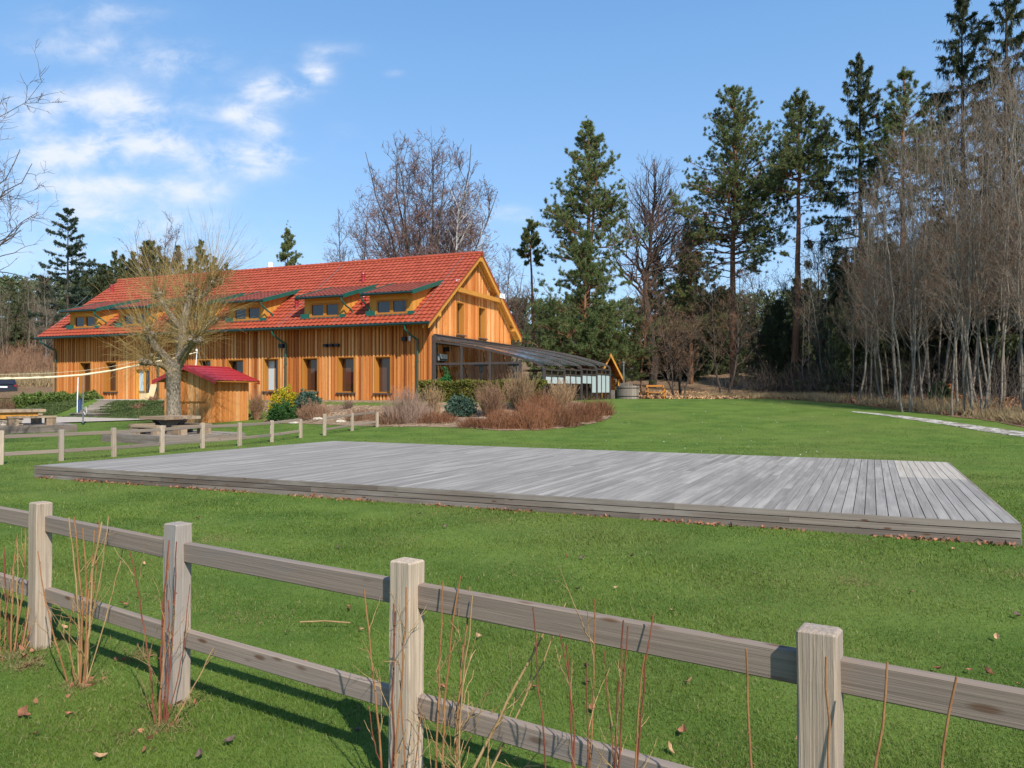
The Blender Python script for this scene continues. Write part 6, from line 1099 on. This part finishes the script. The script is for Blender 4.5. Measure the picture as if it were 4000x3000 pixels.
spots = [(900, 2915, 2), (575, 2945, 0), (2020, 2980, 1), (2310, 2780, 0), (2610, 2945, 1), (2665, 2877, 0), (2945, 2250, 2), (115, 2815, 0), (95, 2800, 0), (275, 2805, 0), (150, 2885, 0), (2085, 2700, 0), (1728, 2697, 0), (1370, 2390, 0), (480, 2365, 0), (495, 2375, 0), (2165, 2285, 1), (2260, 2310, 2), (2405, 2305, 1), (3660, 2630, 0), (3780, 2635, 0), (3850, 2640, 0), (3970, 2690, 0), (3965, 2415, 2), (1740, 2065, 2), (2005, 2205, 0), (2210, 2180, 0), (1410, 2472, 1), (1360, 2380, 0), (565, 2210, 1), (790, 2970, 2), (395, 2978, 1), (255, 2460, 1)]
for i in range(22): spots.append((r.uniform(0, 4000), 2000 + 950 * r.random() ** 1.3, int(r.integers(0, 3))))
for px, py, k in spots:
    p = rg(px, py); 
    if 0 < (p[:2] - DK['R'][:2]) @ np.array([.408, .913]) < 8.2 and p[1] > 8.2 - (p[0] - 5.4) * .45: continue
    o = LFS[k] if not used[k] else LFS[k].copy()
    if used[k]: COL.objects.link(o)
    used[k] = True; o.location = (p[0], p[1], p[2] + .022); o.rotation_euler = (r.normal() * .4, r.normal() * .4, r.uniform(0, 6.28)); s = r.uniform(.3, .62) * min(1, 3.2 / p[1] ** .5 * .75 + .25); o.scale = (s, s, s)
mb = MB(); r = np.random.default_rng(98); n = 1500; u = r.random(n); cl = np.sin(u * 37) + np.sin(u * 83 + 2) + r.normal(size=n) * .5; u = u[cl > -.2]; n = len(u); e = DK['R'] * (1 - u[:, None]) + DK['L'] * u[:, None] + np.array([-.408, -.913, 0]) * (.045 + np.abs(r.normal(size=(n, 1))) * .06)
e[:, 2] = r.uniform(.0, .022, n); blades(mb, e, 1, (0, 0, -.05), .05, .026, .8, r); tag(mb.build('leaf_litter', MT['leaf']), 'brown leaves blown against the front edge of the deck', 'leaf litter', kind='stuff')
mb = MB(); r = np.random.default_rng(97); n = 9000; C = np.stack([r.uniform(9.0, 16.5, n), r.uniform(53, 64, n), np.zeros(n)], -1); C[:, 2] = gh(C[:, 0], C[:, 1]) + .06; blades(mb, C, 1, (0, 0, .25), .16, .11, .9, r); tag(mb.build('leaf_litter', MT['leafpale']), 'sunlit tan leaves covering the bank below the hazel', 'leaf litter', kind='stuff')
mb = MB(); n = 9000; u = r.uniform(0, s_len, n) if 's_len' in globals() else r.uniform(0, 1, n)
bnd = FB[1:14]; s = np.concatenate([[0], np.cumsum(np.linalg.norm(np.diff(bnd, axis=0), axis=1))]); u = r.uniform(0, s[-1], n); off = r.uniform(.2, 9, n); C = np.stack([np.interp(u, s, bnd[:, 0]) + off * .85, np.interp(u, s, bnd[:, 1]) + off * .5, np.zeros(n)], -1); C[:, 2] = gh(C[:, 0], C[:, 1]) + .06; blades(mb, C, 1, (0, 0, .2), .14, .10, .9, r); tag(mb.build('leaf_litter', MT['leaf']), 'brown leaves on the forest floor', 'leaf litter', kind='stuff')
# tiny daisies on the far lawn
mb = MB(); r = np.random.default_rng(96); n = 150; d = r.uniform(19, 50, n); x = r.uniform(.05, .42, n) * d; C = np.stack([x, d, gh(x, d) + .05], -1); C = C[((C[:, :2] - DK['FR'][:2]) @ np.array([.408, .913]) > .3) & (C[:, 0] < 16)]; blades(mb, C, 2, (0, 0, .1), .02, .014, 1.0, r); tag(mb.build('daisies', MT['white']), 'tiny white daisies scattered on the far lawn', 'daisies', kind='stuff')
# twig on the grass
p = rg(1175, 2450); q = rg(1370, 2453); tw_ = MB().tube([p + [0, 0, .04], (p + q) / 2 + [0, 0, .05], q + [0, 0, .04]], .006, 6).build('twig', MT['canepale']); tag(tw_, 'pale dry stick lying on the grass left of the third post', 'twig')
# pale thatch and litter round posts and cane roots
mb = MB(); m2 = MB(); r = np.random.default_rng(95)
for (x, y) in FP[1:5] + [tuple(rg(*b)[:2]) for b in ((40, 2570), (110, 2600), (325, 2680), (650, 2850), (560, 2560))]:
    n = 170; a = r.uniform(0, 6.28, n); q = np.abs(r.normal(size=n)) * .10 + .02; C = np.stack([x + np.cos(a) * q, y + np.sin(a) * q, np.full(n, .008)], -1); blades(mb, C, 3, (0, 0, .45), .035, .0032, .9, r); k = 14; blades(m2, C[:k], 1, (0, 0, .1), .045, .022, .9, r)
for i in range(26):
    d = r.uniform(2.6, 11); x = r.uniform(-.7, .7) * d; n = 420; k_ = r.uniform(.12, .4); C = np.stack([x + r.normal(size=n) * k_, d + r.normal(size=n) * k_, np.full(n, .004)], -1); blades(mb, C, 1, (0, 0, .8), .028, .0032, .7, r)
tag(mb.build('dry_grass', MT['thatch']), 'pale dry thatch in the lawn and round the fence posts', 'dry grass', kind='stuff'); tag(m2.build('leaf_litter', MT['leaf']), 'brown leaf bits round the fence posts and canes', 'leaf litter', kind='stuff')
# ------------------------------------------------------------------ mown grass
def grass(n, dmin, dmax, h, w, seed, pw=1.6, lean=.55, fade=None):
    r = np.random.default_rng(seed); u = r.random(n); k = 1 - pw; d = (dmin ** k + u * (dmax ** k - dmin ** k)) ** (1 / k); x = r.uniform(-1, 1, n) * (.72 * d + 1.2)
    keep = np.ones(n, bool)
    P2 = np.stack([x, d], -1); Q = [DK[c][:2] for c in ('R', 'FR', 'FL', 'L')]; ins = np.ones(n, bool)
    for a, b in zip(Q, Q[1:] + Q[:1]): ins &= ((b[0] - a[0]) * (P2[:, 1] - a[1]) - (b[1] - a[1]) * (P2[:, 0] - a[0])) > -.035
    keep &= ~ins
    for (ax, ay) in FP: keep &= (np.hypot(x - ax, d - ay) > .055)
    ppx = 2000 + x / d * F
    keep &= x < np.interp(d, [2, 20, 27, 37, 44, 56], [60, 21.5, 18.2, 16.0, 15.4, 13.0])
    hx, hq = x - HC[0], d - HC[1]; tt = hx * HT[0] + hq * HT[1]; qq = hx * HS[0] + hq * HS[1]
    keep &= ~((qq > -5.0) & (tt > -8)) if dmax > 25 else True
    if fade: keep &= r.random(n) > (sst(d, *fade) if fade[0] < fade[1] else 1 - sst(d, fade[1], fade[0]))
    x, d = x[keep], d[keep]; n = len(x); pat = .75 + .35 * np.sin(x * 1.7 + np.sin(d * 1.1) * 2) * np.sin(d * 2.3 + x * .6) + r.normal(size=n) * .18
    f = np.sqrt(np.clip(d / 3.5, .8, 8)); hh = h * np.clip(pat, .35, 1.5) * r.uniform(.6, 1.25, n); ww = w * f * r.uniform(.7, 1.3, n); az = r.uniform(0, 6.283, n); b = np.stack([x, d, gh(x, d) - .004], -1); s = np.stack([np.cos(az), np.sin(az), np.zeros(n)], -1) * (ww / 2)[:, None]
    ln = np.stack([r.normal(size=n), r.normal(size=n), np.zeros(n)], -1) * (hh * lean)[:, None]; tip = b + ln + np.array([0, 0, 1]) * hh[:, None]; mid = b + ln * .35 + np.array([0, 0, 1]) * (hh * .6)[:, None]
    V = np.stack([b - s, b + s, mid + s * .7, tip, mid - s * .7], 1).reshape(-1, 3); o = np.arange(n)[:, None] * 5; m = MB(); m.add(V, np.hstack([o, o + 1, o + 2, o + 4]), np.hstack([o + 4, o + 2, o + 3]), np.repeat(r.random(n), 5), np.repeat(b, 5, 0)); return m
gm = grass(600000, 1.9, 15, .029, .0034, 1, 1.55, fade=(9, 15)); g2 = grass(420000, 4, 38, .034, .0055, 2, 1.3, fade=(12, 4))
for a in ('V', 'tint', 'gc'): pass
off = gm.n; gm.V += g2.V; gm.tint += g2.tint; gm.gc += g2.gc; gm.Q += [q + off for q in g2.Q]; gm.T3 += [q + off for q in g2.T3]; gm.n += g2.n
tag(gm.build('grass', MT['blade']), 'short green blades of the mown lawn', 'grass', kind='stuff')
